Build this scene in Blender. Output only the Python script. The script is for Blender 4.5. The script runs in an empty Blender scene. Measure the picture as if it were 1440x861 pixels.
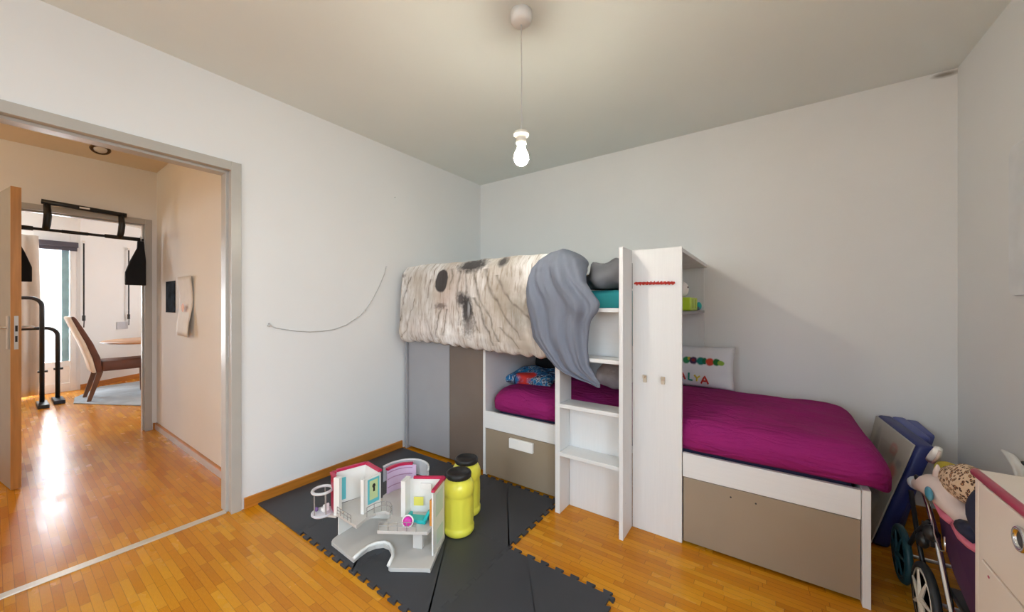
import bpy, bmesh, math, random
from mathutils import Vector, Matrix, noise
random.seed(4)
S = bpy.context.scene
COL = S.collection
PI = math.pi

# ------------------------------------------------------------------ materials
def nmat(name):
    m = bpy.data.materials.new(name); m.use_nodes = True
    nt = m.node_tree
    return m, nt, nt.nodes['Principled BSDF']

class G:
    """tiny node helper"""
    def __init__(s, nt): s.nt = nt; s.tc = nt.nodes.new('ShaderNodeTexCoord'); s.sep = None
    def link(s, a, b): s.nt.links.new(a, b)
    def put(s, sock, v):
        if hasattr(v, 'is_linked') or isinstance(v, bpy.types.NodeSocket): s.link(v, sock)
        else: sock.default_value = v
    def xyz(s):
        if s.sep is None:
            s.sep = s.nt.nodes.new('ShaderNodeSeparateXYZ'); s.link(s.tc.outputs['Object'], s.sep.inputs[0])
        return s.sep.outputs
    def m(s, op, a, b=0.0, c=0.0, clamp=False):
        n = s.nt.nodes.new('ShaderNodeMath'); n.operation = op; n.use_clamp = clamp
        s.put(n.inputs[0], a); s.put(n.inputs[1], b)
        if op in ('MULTIPLY_ADD', 'COMPARE', 'SMOOTH_MIN'): s.put(n.inputs[2], c)
        return n.outputs[0]
    def comb(s, x, y, z):
        n = s.nt.nodes.new('ShaderNodeCombineXYZ')
        for i, v in enumerate((x, y, z)): s.put(n.inputs[i], v)
        return n.outputs[0]
    def map(s, scale, vec=None):
        n = s.nt.nodes.new('ShaderNodeMapping'); n.inputs['Scale'].default_value = scale
        s.link(vec or s.tc.outputs['Object'], n.inputs['Vector']); return n.outputs[0]
    def noise(s, scale, vec=None, detail=3, rough=.5, dist=0):
        n = s.nt.nodes.new('ShaderNodeTexNoise'); n.inputs['Scale'].default_value = scale
        n.inputs['Detail'].default_value = detail; n.inputs['Roughness'].default_value = rough
        n.inputs['Distortion'].default_value = dist
        s.link(vec or s.tc.outputs['Object'], n.inputs['Vector']); return n.outputs['Fac']
    def white(s, vec):
        n = s.nt.nodes.new('ShaderNodeTexWhiteNoise'); n.noise_dimensions = '3D'
        s.link(vec, n.inputs['Vector']); return n.outputs['Value']
    def ramp(s, fac, stops, interp='LINEAR'):
        n = s.nt.nodes.new('ShaderNodeValToRGB'); n.color_ramp.interpolation = interp
        e = n.color_ramp.elements
        while len(e) > 1: e.remove(e[-1])
        e[0].position = stops[0][0]; e[0].color = (*stops[0][1], 1)
        for p, c in stops[1:]:
            k = e.new(p); k.color = (*c, 1)
        s.link(fac, n.inputs[0]); return n.outputs['Color']
    def mix(s, fac, a, b, mode='MIX'):
        n = s.nt.nodes.new('ShaderNodeMix'); n.data_type = 'RGBA'; n.blend_type = mode
        s.put(n.inputs[0], fac)
        for k, v in ((6, a), (7, b)):
            if isinstance(v, tuple): n.inputs[k].default_value = (*v[:3], 1)
            else: s.link(v, n.inputs[k])
        return n.outputs[2]
    def bump(s, h, strength, dist=.01):
        n = s.nt.nodes.new('ShaderNodeBump'); n.inputs['Strength'].default_value = strength
        n.inputs['Distance'].default_value = dist
        s.link(h, n.inputs['Height']); return n.outputs['Normal']
    def ell(s, a, b, ca, cb, ra, rb, soft=.25, warp=0.0, wscale=40):
        """soft ellipse mask in two coordinates"""
        da = s.m('DIVIDE', s.m('SUBTRACT', a, ca), ra); db = s.m('DIVIDE', s.m('SUBTRACT', b, cb), rb)
        d = s.m('SQRT', s.m('ADD', s.m('MULTIPLY', da, da), s.m('MULTIPLY', db, db)))
        if warp: d = s.m('ADD', d, s.m('MULTIPLY', s.m('SUBTRACT', s.noise(wscale), .5), warp))
        return s.m('DIVIDE', s.m('SUBTRACT', 1 + soft, d), 2 * soft, clamp=True)

def M(name, col, rough=.5, metal=0., var=.06, nscale=8., bump=0., bscale=60., spec=None, emit=None, trans=0., alpha=1., stretch=None, coat=0.):
    m, nt, b = nmat(name); g = G(nt)
    vec = g.map(stretch) if stretch else None
    f = g.noise(nscale, vec)
    lo = tuple(max(0, c * (1 - var)) for c in col); hi = tuple(min(1, c * (1 + var)) for c in col)
    nt.links.new(g.ramp(f, [(.3, lo), (.7, hi)]), b.inputs['Base Color'])
    b.inputs['Roughness'].default_value = rough; b.inputs['Metallic'].default_value = metal
    if spec is not None: b.inputs['Specular IOR Level'].default_value = spec
    if coat: b.inputs['Coat Weight'].default_value = coat; b.inputs['Coat Roughness'].default_value = .12
    if bump: nt.links.new(g.bump(g.noise(bscale, vec, 4), bump), b.inputs['Normal'])
    if emit: b.inputs['Emission Color'].default_value = (*col, 1); b.inputs['Emission Strength'].default_value = emit
    if trans: b.inputs['Transmission Weight'].default_value = trans
    if alpha < 1: b.inputs['Alpha'].default_value = alpha
    return m

def floor_mat():
    m, nt, b = nmat('oak_mosaic_parquet'); g = G(nt); x, y, z = g.xyz()
    W, L = .030, .215
    row = g.m('FLOOR', g.m('DIVIDE', y, W))
    rr = g.white(g.comb(row, 3.3, 0.))
    xs = g.m('ADD', g.m('DIVIDE', x, L), g.m('MULTIPLY', rr, 7.3))
    cell = g.m('FLOOR', xs)
    v = g.white(g.comb(row, cell, 1.7))
    col = g.ramp(v, [(0, (.44, .138, .003)), (.35, (.56, .205, .005)), (.65, (.64, .265, .009)), (1, (.74, .36, .025))])
    grain = g.noise(14, g.map((2.5, 40, 1)), 4, .6)
    col = g.mix(.38, col, g.ramp(grain, [(.3, (.46, .15, .003)), (.7, (.72, .32, .017))]))
    big = g.noise(1.3, None, 2)
    col = g.mix(g.m('MULTIPLY', big, .25), col, (.50, .15, .004))
    fy = g.m('FRACT', g.m('DIVIDE', y, W)); fx = g.m('FRACT', xs)
    ey = g.m('LESS_THAN', g.m('MINIMUM', fy, g.m('SUBTRACT', 1., fy)), .035)
    exx = g.m('LESS_THAN', g.m('MINIMUM', fx, g.m('SUBTRACT', 1., fx)), .006)
    gap = g.m('MAXIMUM', ey, exx)
    col = g.mix(g.m('MULTIPLY', gap, .45), col, (.12, .04, .005))
    nt.links.new(col, b.inputs['Base Color'])
    r = g.m('MULTIPLY_ADD', g.noise(5), .16, .12)
    nt.links.new(g.m('ADD', r, g.m('MULTIPLY', v, .07)), b.inputs['Roughness'])
    b.inputs['Specular IOR Level'].default_value = .26
    h = g.m('ADD', g.m('MULTIPLY', v, .25), g.m('MULTIPLY', g.noise(26), .4))
    nt.links.new(g.bump(h, .10, .004), b.inputs['Normal'])
    return m

def wall_mat(name, col, stain=None):
    m, nt, b = nmat(name); g = G(nt)
    f = g.noise(1.6, None, 4)
    c = g.ramp(f, [(.3, tuple(k * .965 for k in col)), (.7, col)])
    if stain:
        o = g.xyz(); msk = g.ell(o[0], o[2], *stain, soft=.6, warp=1.2, wscale=25)
        c = g.mix(g.m('MULTIPLY', msk, .75), c, (.12, .085, .045))
    nt.links.new(c, b.inputs['Base Color']); b.inputs['Roughness'].default_value = .75
    nt.links.new(g.bump(g.noise(220, None, 2), .05, .002), b.inputs['Normal'])
    return m

def white_wood(name, axis, col=(.74, .745, .74)):
    m, nt, b = nmat(name); g = G(nt)
    sc = {'z': (38, 38, 1.6), 'x': (1.6, 30, 38), 'y': (38, 1.6, 38)}[axis]
    f = g.noise(3.2, g.map(sc), 4, .55)
    nt.links.new(g.ramp(f, [(.32, tuple(k * .972 for k in col)), (.62, col)]), b.inputs['Base Color'])
    b.inputs['Roughness'].default_value = .42
    nt.links.new(g.bump(f, .12, .003), b.inputs['Normal'])
    return m

def duvet_mat():
    # printed animal fur; mesh coordinates are world x,z minus the duvet base (-1.75, 2.0, .93)
    m, nt, b = nmat('printed_fur_cotton'); g = G(nt); x, y, z = g.xyz()
    wx = g.m('ADD', x, g.m('MULTIPLY', g.m('SUBTRACT', g.noise(5), .5), .05))
    streak = g.noise(9, g.map((6.5, 1, 1.0)), 5, .62, .6)
    col = g.ramp(streak, [(.29, (.20, .155, .12)), (.38, (.48, .42, .37)), (.47, (.71, .68, .65)), (.60, (.85, .83, .82))])
    blot = g.noise(3.2, None, 3)
    col = g.mix(g.m('MULTIPLY', g.m('GREATER_THAN', blot, 0.0), g.m('MULTIPLY', g.m('SUBTRACT', blot, .42, clamp=True), 3.2, clamp=True)), col, (.47, .41, .34))
    B = (-1.75, .93)
    def E(cx, cz, rx, rz, c, k=1., soft=.3, warp=.5, ws=40):
        nonlocal col
        msk = g.ell(wx, z, cx - B[0], cz - B[1], rx, rz, soft, warp, ws)
        col = g.mix(g.m('MULTIPLY', msk, k), col, c)
    E(-1.90, 1.36, .13, .16, (.42, .31, .25), .45, .6)
    E(-1.42, 1.32, .12, .25, (.30, .24, .17), .62, .6, 1.2, 14)
    E(-1.30, 1.20, .07, .12, (.22, .19, .14), .6, .6, 1.5, 18)
    E(-2.30, 1.43, .12, .10, (.42, .35, .27), .5, .6)
    E(-2.3, 1.05, .18, .09, (.52, .40, .33), .4, .7)
    E(-1.985, 1.25, .07, .10, (.45, .30, .24), .3, .6)
    # long dark hair lines and creases, brown shadow painted along each
    for (x0, z0, x1, z1, w) in ((-1.80, 1.50, -1.64, 1.05, .014), (-1.72, 1.50, -1.48, 1.0, .016), (-1.62, 1.50, -1.30, 1.02, .019),
                                (-1.50, 1.45, -1.18, 1.10, .018), (-2.38, 1.48, -2.55, 1.02, .006), (-2.30, 1.3, -2.5, .98, .005), (-1.45, 1.10, -1.35, .96, .012), (-2.13, 1.45, -2.15, 1.3, .009), (-1.86, 1.50, -1.80, 1.10, .012), (-1.66, 1.30, -1.52, .97, .012), (-1.93, 1.52, -1.95, 1.36, .010), (-2.02, 1.22, -2.02, 1.0, .010), (-1.96, 1.22, -1.95, 1.02, .009)):
        t = g.m('DIVIDE', g.m('SUBTRACT', z, z0 - B[1]), (z1 - z0))
        lx = g.m('MULTIPLY_ADD', t, (x1 - x0), x0 - B[0])
        lx = g.m('ADD', lx, g.m('MULTIPLY', g.m('SUBTRACT', g.noise(4.0), .5), .20))
        d = g.m('ABSOLUTE', g.m('SUBTRACT', wx, lx))
        d = g.m('ADD', d, g.m('MULTIPLY', g.m('SUBTRACT', g.noise(30), .5), .012))
        k = g.m('SUBTRACT', 1., g.m('DIVIDE', d, g.m('MULTIPLY_ADD', t, -.55 * w, w * 1.25)), clamp=True); k2 = g.m('SUBTRACT', 1., g.m('DIVIDE', d, w * 4), clamp=True)
        ok_ = g.m('MULTIPLY', g.m('GREATER_THAN', t, 0.), g.m('LESS_THAN', t, 1.)); col = g.mix(g.m('MULTIPLY', g.m('MULTIPLY', k2, ok_), .38), col, (.30, .24, .18))
        k = g.m('MULTIPLY', k, g.m('MULTIPLY', g.m('GREATER_THAN', t, 0.), g.m('LESS_THAN', t, 1.)))
        col = g.mix(g.m('MULTIPLY', k, g.m('MULTIPLY_ADD', g.noise(16), 1.6, -.25, clamp=True)), col, (.085, .065, .05))
    dark = (.022, .018, .020)
    E(-2.019, 1.43, .062, .088, dark, .95, .07, .12, 30)          # round dark eye
    E(-1.74, 1.535, .13, .05, dark, .95, .35, 1.1, 38)            # dark patch by the top edge
    E(-1.47, 1.54, .035, .035, dark, .9, .4, 1.0, 38)
    E(-1.745, 1.215, .046, .10, dark, .95, .3, .7, 45)            # second eye with lashes
    E(-1.80, 1.29, .035, .05, dark, .9, .4, .9, 45)
    E(-1.735, 1.21, .012, .055, (.30, .30, .31), .9, .3, .2)
    E(-1.73, 1.10, .05, .07, (.12, .1, .09), .7, .6, 2.0, 60)
    E(-2.00, 1.24, .05, .02, (.12, .09, .08), .8, .5, 1.6, 60)
    E(-2.53, 1.40, .03, .05, (.1, .08, .08), .8, .5, 1.8, 50)
    E(-2.50, 1.49, .035, .02, (.1, .08, .08), .8, .5, 1.8, 50)
    nt.links.new(col, b.inputs['Base Color']); b.inputs['Roughness'].default_value = .85
    b.inputs['Sheen Weight'].default_value = .15
    nt.links.new(g.bump(g.noise(7, g.map((3, 1, .6)), 3), .22, .010), b.inputs['Normal'])
    return m

def leopard_mat():
    m, nt, b = nmat('leopard_print_plush'); g = G(nt)
    v = nt.nodes.new('ShaderNodeTexVoronoi'); v.inputs['Scale'].default_value = 88
    nt.links.new(g.tc.outputs['Object'], v.inputs['Vector'])
    d = v.outputs['Distance']; n = g.noise(60)
    d = g.m('ADD', d, g.m('MULTIPLY', g.m('SUBTRACT', n, .5), .5))
    c = g.ramp(d, [(.0, (.45, .22, .1)), (.22, (.45, .22, .1)), (.27, (.05, .02, .015)), (.42, (.05, .02, .015)), (.48, (.62, .45, .30)), (1, (.68, .52, .38))])
    nt.links.new(c, b.inputs['Base Color']); b.inputs['Roughness'].default_value = .9
    return m

def hero_pillow_mat():
    m, nt, b = nmat('blue_red_patterned_cotton'); g = G(nt)
    v = nt.nodes.new('ShaderNodeTexVoronoi'); v.inputs['Scale'].default_value = 9
    w = g.noise(13, None, 3, .6, 1.8)
    nt.links.new(g.tc.outputs['Object'], v.inputs['Vector'])
    c = g.ramp(w, [(.30, (.01, .02, .06)), (.40, (.01, .12, .30)), (.48, (.015, .20, .40)), (.53, (.50, .52, .54)), (.57, (.01, .02, .07)), (.66, (.35, .38, .42)), (.70, (.01, .02, .08))], 'CONSTANT')
    o = g.xyz()
    c = g.mix(g.ell(o[0], o[1], -.02, -.09, .085, .045, .15, .5, 20), c, (.62, .03, .02))
    nt.links.new(c, b.inputs['Base Color']); b.inputs['Roughness'].default_value = .8
    return m

def sheet_mat():
    m, nt, b = nmat('plum_jersey_sheet'); g = G(nt)
    f = g.noise(3, None, 4)
    nt.links.new(g.ramp(f, [(.3, (.24, .014, .115)), (.7, (.29, .018, .145))]), b.inputs['Base Color'])
    b.inputs['Roughness'].default_value = .8
    b.inputs['Specular IOR Level'].default_value = .12
    nt.links.new(g.bump(g.noise(5, g.map((1.0, 3.0, 4)), 4, .5, 1.6), .9, .022), b.inputs['Normal'])
    return m

floor_m = floor_mat()
wall_m = wall_mat('white_wall_paint', (.81, .815, .812))
wallb_m = wall_mat('white_wall_paint_stained_corner', (.81, .812, .80), (.835, 2.565, .045, .012))
ceil_m = wall_mat('ceiling_paint', (.78, .82, .80))
hall_m = wall_mat('cream_wall_paint', (.80, .79, .76))
hallc_m = wall_mat('hall_ceiling_warm_bounce', (.78, .67, .50))  # warm light bounced off the floor is tinted into this colour
steel_m = M('grey_painted_steel', (.46, .44, .40), .32, .0, .03, spec=.6)
base_m = M('orange_beech_wood', (.47, .17, .022), .3, 0, .2, 4, stretch=(1, 1, 14))
door_m = M('beech_door_edge', (.52, .26, .085), .35, 0, .18, 3, stretch=(14, 14, 1))
doorf_m = M('grey_door_laminate', (.34, .33, .32), .35, 0, .05)
strip_m = M('brushed_aluminium_strip', (.72, .66, .56), .35, .55, .05)
metal_m = M('brushed_metal', (.68, .68, .68), .28, .9, .04)
chrome_m = M('chrome', (.75, .75, .76), .15, 1., .02)
black_m = M('black_plastic', (.012, .012, .013), .4, 0, .1)
blackm_m = M('black_powder_coated_steel', (.015, .015, .017), .38, .2, .1)
blackf_m = M('black_fabric', (.008, .008, .010), .9, 0, .2)
ww_z = white_wood('white_wood_laminate_upright', 'z')
ww_x = white_wood('white_wood_laminate_rail', 'x')
ww_y = white_wood('white_wood_laminate_shelf', 'y')
taupe_m = M('taupe_laminate', (.30, .24, .175), .28, 0, .04, 3, spec=.55)
grey_m = M('grey_laminate', (.36, .355, .37), .25, 0, .04, 3, spec=.55)
brown_m = M('dark_brown_laminate', (.17, .130, .105), .22, 0, .05, 3, spec=.55)
duvet_m = duvet_mat()
greyd_m = M('grey_cotton', (.175, .195, .25), .85, 0, .08, 4, .35, 12, stretch=(4, 1, .7))
greyr_m = M('grey_cotton_fold', (.16, .165, .185), .85, 0, .12, 6, .4, 10)
teal_m = M('teal_mattress_cloth', (.02, .30, .34), .8, 0, .08)
sheet_m = sheet_mat()
navy_m = M('navy_mattress_cloth', (.012, .014, .05), .8)
mat_m = M('charcoal_eva_foam', (.040, .042, .049), .47, 0, .12, 2.5, .08, 300, spec=.45)
yel_m = M('yellow_plastic', (.84, .79, .085), .28, 0, .03, spec=.5)
plast_m = M('light_grey_toy_plastic', (.56, .535, .50), .35, 0, .03)
plastw_m = M('white_toy_plastic', (.80, .79, .75), .35, 0, .03)
pinkt_m = M('crimson_toy_plastic', (.52, .012, .075), .3, 0, .05)
lav_m = M('lavender_sticker', (.68, .52, .72), .4, 0, .05)
lavd_m = M('mauve_sticker_lines', (.45, .25, .42), .4)
tealt_m = M('teal_toy_plastic', (.01, .42, .42), .35)
tealp_m = M('turquoise_sticker', (.12, .52, .58), .4)
mag_m = M('magenta_toy_plastic', (.62, .02, .35), .35)
oran_m = M('orange_toy_plastic', (.68, .28, .05), .4)
ysti_m = M('yellow_sticker', (.75, .68, .12), .4)
clear_m = M('clear_toy_plastic', (.80, .82, .84), .12, 0, .02, alpha=.42)
wire_m = M('translucent_railing_plastic', (.30, .28, .26), .25, 0, .02)
red_m = M('red_paint', (.50, .03, .02), .5)
peg_m = M('pale_beech_peg', (.62, .54, .42), .45)
white_m = M('white_plastic', (.84, .83, .80), .4, 0, .02)
whitec_m = M('white_cotton', (.76, .76, .78), .85, 0, .04, 8, .3, 9)
dress_m = M('cream_lacquer', (.78, .70, .62), .38, 0, .04, 2)
pinkw_m = M('pink_lacquer', (.50, .055, .12), .4, 0, .05)
cord_m = M('white_cord', (.55, .54, .52), .7)
blue_m = M('royal_blue_vinyl', (.016, .026, .14), .42, 0, .06)
bluel_m = M('light_blue_vinyl', (.07, .09, .30), .45, 0, .06)
purp_m = M('dark_purple_fabric', (.055, .010, .055), .7, 0, .15)
pink_m = M('pink_trim_fabric', (.62, .16, .24), .6, 0, .08)
dpink_m = M('dusky_pink_fabric', (.30, .055, .075), .7, 0, .12)
navyf_m = M('navy_fabric', (.012, .016, .045), .8, 0, .2)
skinp_m = M('pale_plush', (.68, .56, .52), .85, 0, .08)
snout_m = M('pale_blue_grey_plush', (.52, .55, .60), .8, 0, .08)
eye_m = M('blue_eye', (.08, .30, .42), .25)
mustard_m = M('mustard_fabric', (.42, .33, .03), .8)
tyre_m = M('black_rubber_tyre', (.012, .016, .02), .55)
teald_m = M('dark_teal_plastic', (.008, .05, .065), .5)
leop_m = leopard_mat()
rim_m = M('grey_plastic_rim', (.60, .56, .48), .35)
hero_m = hero_pillow_mat()
fluff_m = M('pale_grey_plush', (.50, .485, .48), .95, 0, .12, 14, .6, 45)
leath_m = M('brown_suede_leather', (.115, .038, .020), .55, 0, .25, 5)
cream_m = M('cream_upholstery', (.74, .66, .56), .8)
wleg_m = M('dark_walnut_wood', (.13, .05, .022), .4, 0, .2)
table_m = M('polished_oak_table', (.46, .22, .09), .3, 0, .15)
curt_m = M('beige_curtain_linen', (.60, .53, .46), .85, 0, .06, 3)
rug_m = M('blue_grey_woven_rug', (.40, .45, .49), .95, 0, .14, 6, .3, 150)
glass_m, _nt, _b = nmat('window_glass')
_b.inputs['Base Color'].default_value = (.9, .95, .97, 1); _b.inputs['Roughness'].default_value = .02; _b.inputs['Alpha'].default_value = .12
tealg_m = M('blue_green_glass_edge', (.22, .36, .40), .2, 0, .1)
frame_m = M('white_window_frame', (.78, .79, .80), .35, 0, .02)
blind_m = M('dark_roller_blind', (.07, .065, .09), .5)
bulb_m = M('lit_bulb_glass', (1.0, .94, .78), .4, 0, .0, emit=1)
bulb_m.node_tree.nodes['Principled BSDF'].inputs['Emission Strength'].default_value = 222
socket_m = M('cream_bulb_socket', (.78, .74, .64), .4)
photo_m = M('dark_blue_poster_print', (.014, .022, .034), .9, 0, .9, 9, spec=.05)
paper_m = M('white_paper', (.72, .69, .64), .7, 0, .05, 12)
lime_m = M('lime_toy_plastic', (.50, .68, .03), .35)
ballo_m = M('orange_varnished_wood', (.62, .16, .02), .3)

# ------------------------------------------------------------------ mesh builder
class MB:
    def __init__(s): s.bm = bmesh.new()
    def face(s, pts):
        vs = [s.bm.verts.new(p) for p in pts]; return s.bm.faces.new(vs)
    def box(s, x0, x1, y0, y1, z0, z1, mtx=None):
        v = [Vector((x, y, z)) for z in (z0, z1) for y in (y0, y1) for x in (x0, x1)]
        if mtx: v = [mtx @ a for a in v]
        b = [s.bm.verts.new(a) for a in v]
        for f in ((0, 2, 3, 1), (4, 5, 7, 6), (0, 1, 5, 4), (2, 6, 7, 3), (0, 4, 6, 2), (1, 3, 7, 5)):
            s.bm.faces.new([b[i] for i in f])
        return s
    def hexa(s, lo, hi):
        """two quads (4 points each) joined"""
        a = [s.bm.verts.new(p) for p in lo]; b = [s.bm.verts.new(p) for p in hi]
        s.bm.faces.new(a[::-1]); s.bm.faces.new(b)
        for i in range(4): s.bm.faces.new((a[i], a[(i + 1) % 4], b[(i + 1) % 4], b[i]))
        return s
    def prism(s, poly, z0, z1, mtx=None, rings=None):
        """extrude a polygon; axis z"""
        lv = [(0, z0, 0.), (0, z1, 0.)] if rings is None else rings
        n = len(poly); P = [Vector((p[0], p[1])) for p in poly]
        area = sum(P[i].x * P[(i + 1) % n].y - P[(i + 1) % n].x * P[i].y for i in range(n))
        if area < 0: P = P[::-1]
        nor = []
        for i in range(n):
            a = (P[i] - P[i - 1]).normalized(); b = (P[(i + 1) % n] - P[i]).normalized()
            t = (a + b); t = t.normalized() if t.length > 1e-6 else a
            nor.append(Vector((-t.y, t.x)))
        R = []
        for (_, z, off) in lv:
            ring = []
            for i in range(n):
                q = P[i] + nor[i] * off; v = Vector((q.x, q.y, z))
                ring.append(s.bm.verts.new(mtx @ v if mtx else v))
            R.append(ring)
        s.bm.faces.new(R[0][::-1]); s.bm.faces.new(R[-1])
        for a, b in zip(R, R[1:]):
            for i in range(n): s.bm.faces.new((a[i], a[(i + 1) % n], b[(i + 1) % n], b[i]))
        return s
    def rings(s, rs, cap=True, close=True):
        R = [[s.bm.verts.new(p) for p in r] for r in rs]; n = len(R[0])
        for a, b in zip(R, R[1:]):
            for i in range(n if close else n - 1):
                s.bm.faces.new((a[i], a[(i + 1) % n], b[(i + 1) % n], b[i]))
        if cap: s.bm.faces.new(R[0][::-1]); s.bm.faces.new(R[-1])
        return s
    def tube(s, pts, r, seg=8, closed=False, flat=None):
        P = [Vector(p) for p in pts]; n = len(P); rs = []
        rad = r if isinstance(r, (list, tuple)) else [r] * n
        up = Vector((0, 0, 1)); last = None
        for i in range(n):
            a = P[i - 1] if (i or closed) else P[i]; b = P[(i + 1) % n] if (i < n - 1 or closed) else P[i]
            t = (b - a).normalized()
            if last is None:
                u = t.cross(up if abs(t.z) < .9 else Vector((1, 0, 0))).normalized()
            else:
                u = (last - t * last.dot(t)).normalized()
            last = u; w = t.cross(u)
            rs.append([P[i] + (u * math.cos(k * 2 * PI / seg) + w * math.sin(k * 2 * PI / seg)) * rad[i] for k in range(seg)])
        if closed: rs.append(rs[0])
        s.rings(rs, cap=not closed)
        if closed: bmesh.ops.remove_doubles(s.bm, verts=s.bm.verts, dist=1e-6)
        return s
    def lathe(s, prof, c=(0, 0, 0), seg=32, mtx=None, lob=None):
        rs = []
        for (r, z) in prof:
            ring = []
            for k in range(seg):
                a = k * 2 * PI / seg; rr = max(r, 1e-4)
                if lob: rr *= 1 + lob(a, z)
                v = Vector((rr * math.cos(a), rr * math.sin(a), z))
                if mtx: v = mtx @ v
                ring.append(v + Vector(c))
            rs.append(ring)
        return s.rings(rs)
    def blob(s, c, r, seg=16, mtx=None, amp=0., fs=10., seed=0):
        prof = [(math.sin(PI * i / (seg // 2)), -math.cos(PI * i / (seg // 2))) for i in range(seg // 2 + 1)]
        rs = []
        for (q, z) in prof:
            ring = []
            for k in range(seg):
                a = k * 2 * PI / seg; q2 = max(q, .001)
                v = Vector((q2 * math.cos(a) * r[0], q2 * math.sin(a) * r[1], z * r[2]))
                if amp: v *= 1 + amp * noise.noise(v * fs + Vector((seed, 0, 0)))
                if mtx: v = mtx @ v
                ring.append(v + Vector(c))
            rs.append(ring)
        return s.rings(rs)
    def sheet(s, f, nu, nv):
        V = [[s.bm.verts.new(f(i / nu, j / nv)) for i in range(nu + 1)] for j in range(nv + 1)]
        for j in range(nv):
            for i in range(nu): s.bm.faces.new((V[j][i], V[j][i + 1], V[j + 1][i + 1], V[j + 1][i]))
        return s
    def build(s, name, mat, parent=None, local=False, smooth=False, bevel=0., subsurf=0, solid=0., label=None):
        o_loc = Vector((0, 0, 0))
        if parent is not None and not local:
            o_loc = WL[parent.name]
            for v in s.bm.verts: v.co -= o_loc
        if solid == 0: bmesh.ops.recalc_face_normals(s.bm, faces=s.bm.faces)
        me = bpy.data.meshes.new(name); s.bm.to_mesh(me); s.bm.free()
        for m in (mat if isinstance(mat, list) else [mat]): me.materials.append(m)
        if smooth:
            for p in me.polygons: p.use_smooth = True
        o = bpy.data.objects.new(name, me); COL.objects.link(o)
        if solid:
            md = o.modifiers.new('solid', 'SOLIDIFY'); md.thickness = solid; md.offset = 0
        if bevel:
            md = o.modifiers.new('bev', 'BEVEL'); md.width = bevel; md.segments = 2; md.limit_method = 'ANGLE'; md.angle_limit = .6
        if subsurf:
            md = o.modifiers.new('sub', 'SUBSURF'); md.levels = subsurf; md.render_levels = subsurf
        if smooth and not subsurf:
            try:
                me.shade_auto = True
            except Exception: pass
        if parent is not None:
            o.parent = parent
        WL[o.name] = o_loc.copy()
        if label: o['label'] = label
        return o

WL = {}
def thing(name, label, cat, loc, rz=0., group=None):
    o = bpy.data.objects.new(name, None); COL.objects.link(o); o.location = loc; o.rotation_euler = (0, 0, rz)
    o.empty_display_size = .1
    WL[o.name] = Vector(loc); o['label'] = label; o['category'] = cat
    if group: o['group'] = group
    return o
def solo(o, label, cat, group=None):
    """a thing that is one mesh: move its origin to the base of the mesh"""
    me = o.data
    xs = [v.co for v in me.vertices]
    b = Vector((sum(v.x for v in xs) / len(xs), sum(v.y for v in xs) / len(xs), min(v.z for v in xs)))
    for v in me.vertices: v.co -= b
    o.location = b; WL[o.name] = b
    o['label'] = label; o['category'] = cat
    if group: o['group'] = group
    return o
def struct(o):
    o['kind'] = 'structure'; return o
def dup(root, loc, label, rz=None):
    r = root.copy(); COL.objects.link(r); r.location = loc; r['label'] = label
    if rz is not None: r.rotation_euler = (0, 0, rz)
    for ch in root.children:
        c = ch.copy(); COL.objects.link(c); c.parent = r
        for gch in ch.children:
            d = gch.copy(); COL.objects.link(d); d.parent = c
    return r
def RZ(a): return Matrix.Rotation(a, 4, 'Z')
def T(*v): return Matrix.Translation(v)
def B(*a): return MB().box(*a)
def lerp(a, b, t): return a + (b - a) * t
def interp(tab, x):
    if x <= tab[0][0]: return tab[0][1:]
    for p, q in zip(tab, tab[1:]):
        if x <= q[0]:
            t = (x - p[0]) / (q[0] - p[0]); t = t * t * (3 - 2 * t) * .5 + t * .5
            return [lerp(a, b, t) for a, b in zip(p[1:], q[1:])]
    return tab[-1][1:]

# ------------------------------------------------------------------ the room shell
XL, XR, YB, YF, CE = -2.62, .88, 3.13, -1.75, 2.585
HX = -5.05           # far wall of the hall
struct(B(-10.6, XR + .1, -3.1, 5.2, -.12, 0).build('floor', floor_m))
struct(B(XL - .12, XR + .1, YF - .1, YB + .12, CE, CE + .1).build('ceiling', ceil_m))
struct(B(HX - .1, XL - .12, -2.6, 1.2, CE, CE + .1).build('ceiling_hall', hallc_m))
struct(B(-10.6, HX - .1, -3.1, 5.2, CE, CE + .1).build('ceiling_living_room', ceil_m))
# left wall with door opening y -.06 .. .83
m = MB()
m.box(XL - .12, XL, .83, YB + .12, 0, CE); m.box(XL - .12, XL, YF - .1, -.06, 0, CE); m.box(XL - .12, XL, -.06, .83, 2.06, CE)
struct(m.build('wall_left', wall_m))
struct(B(XL, XR + .1, YB, YB + .12, 0, CE).build('wall_back', wallb_m))
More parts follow.
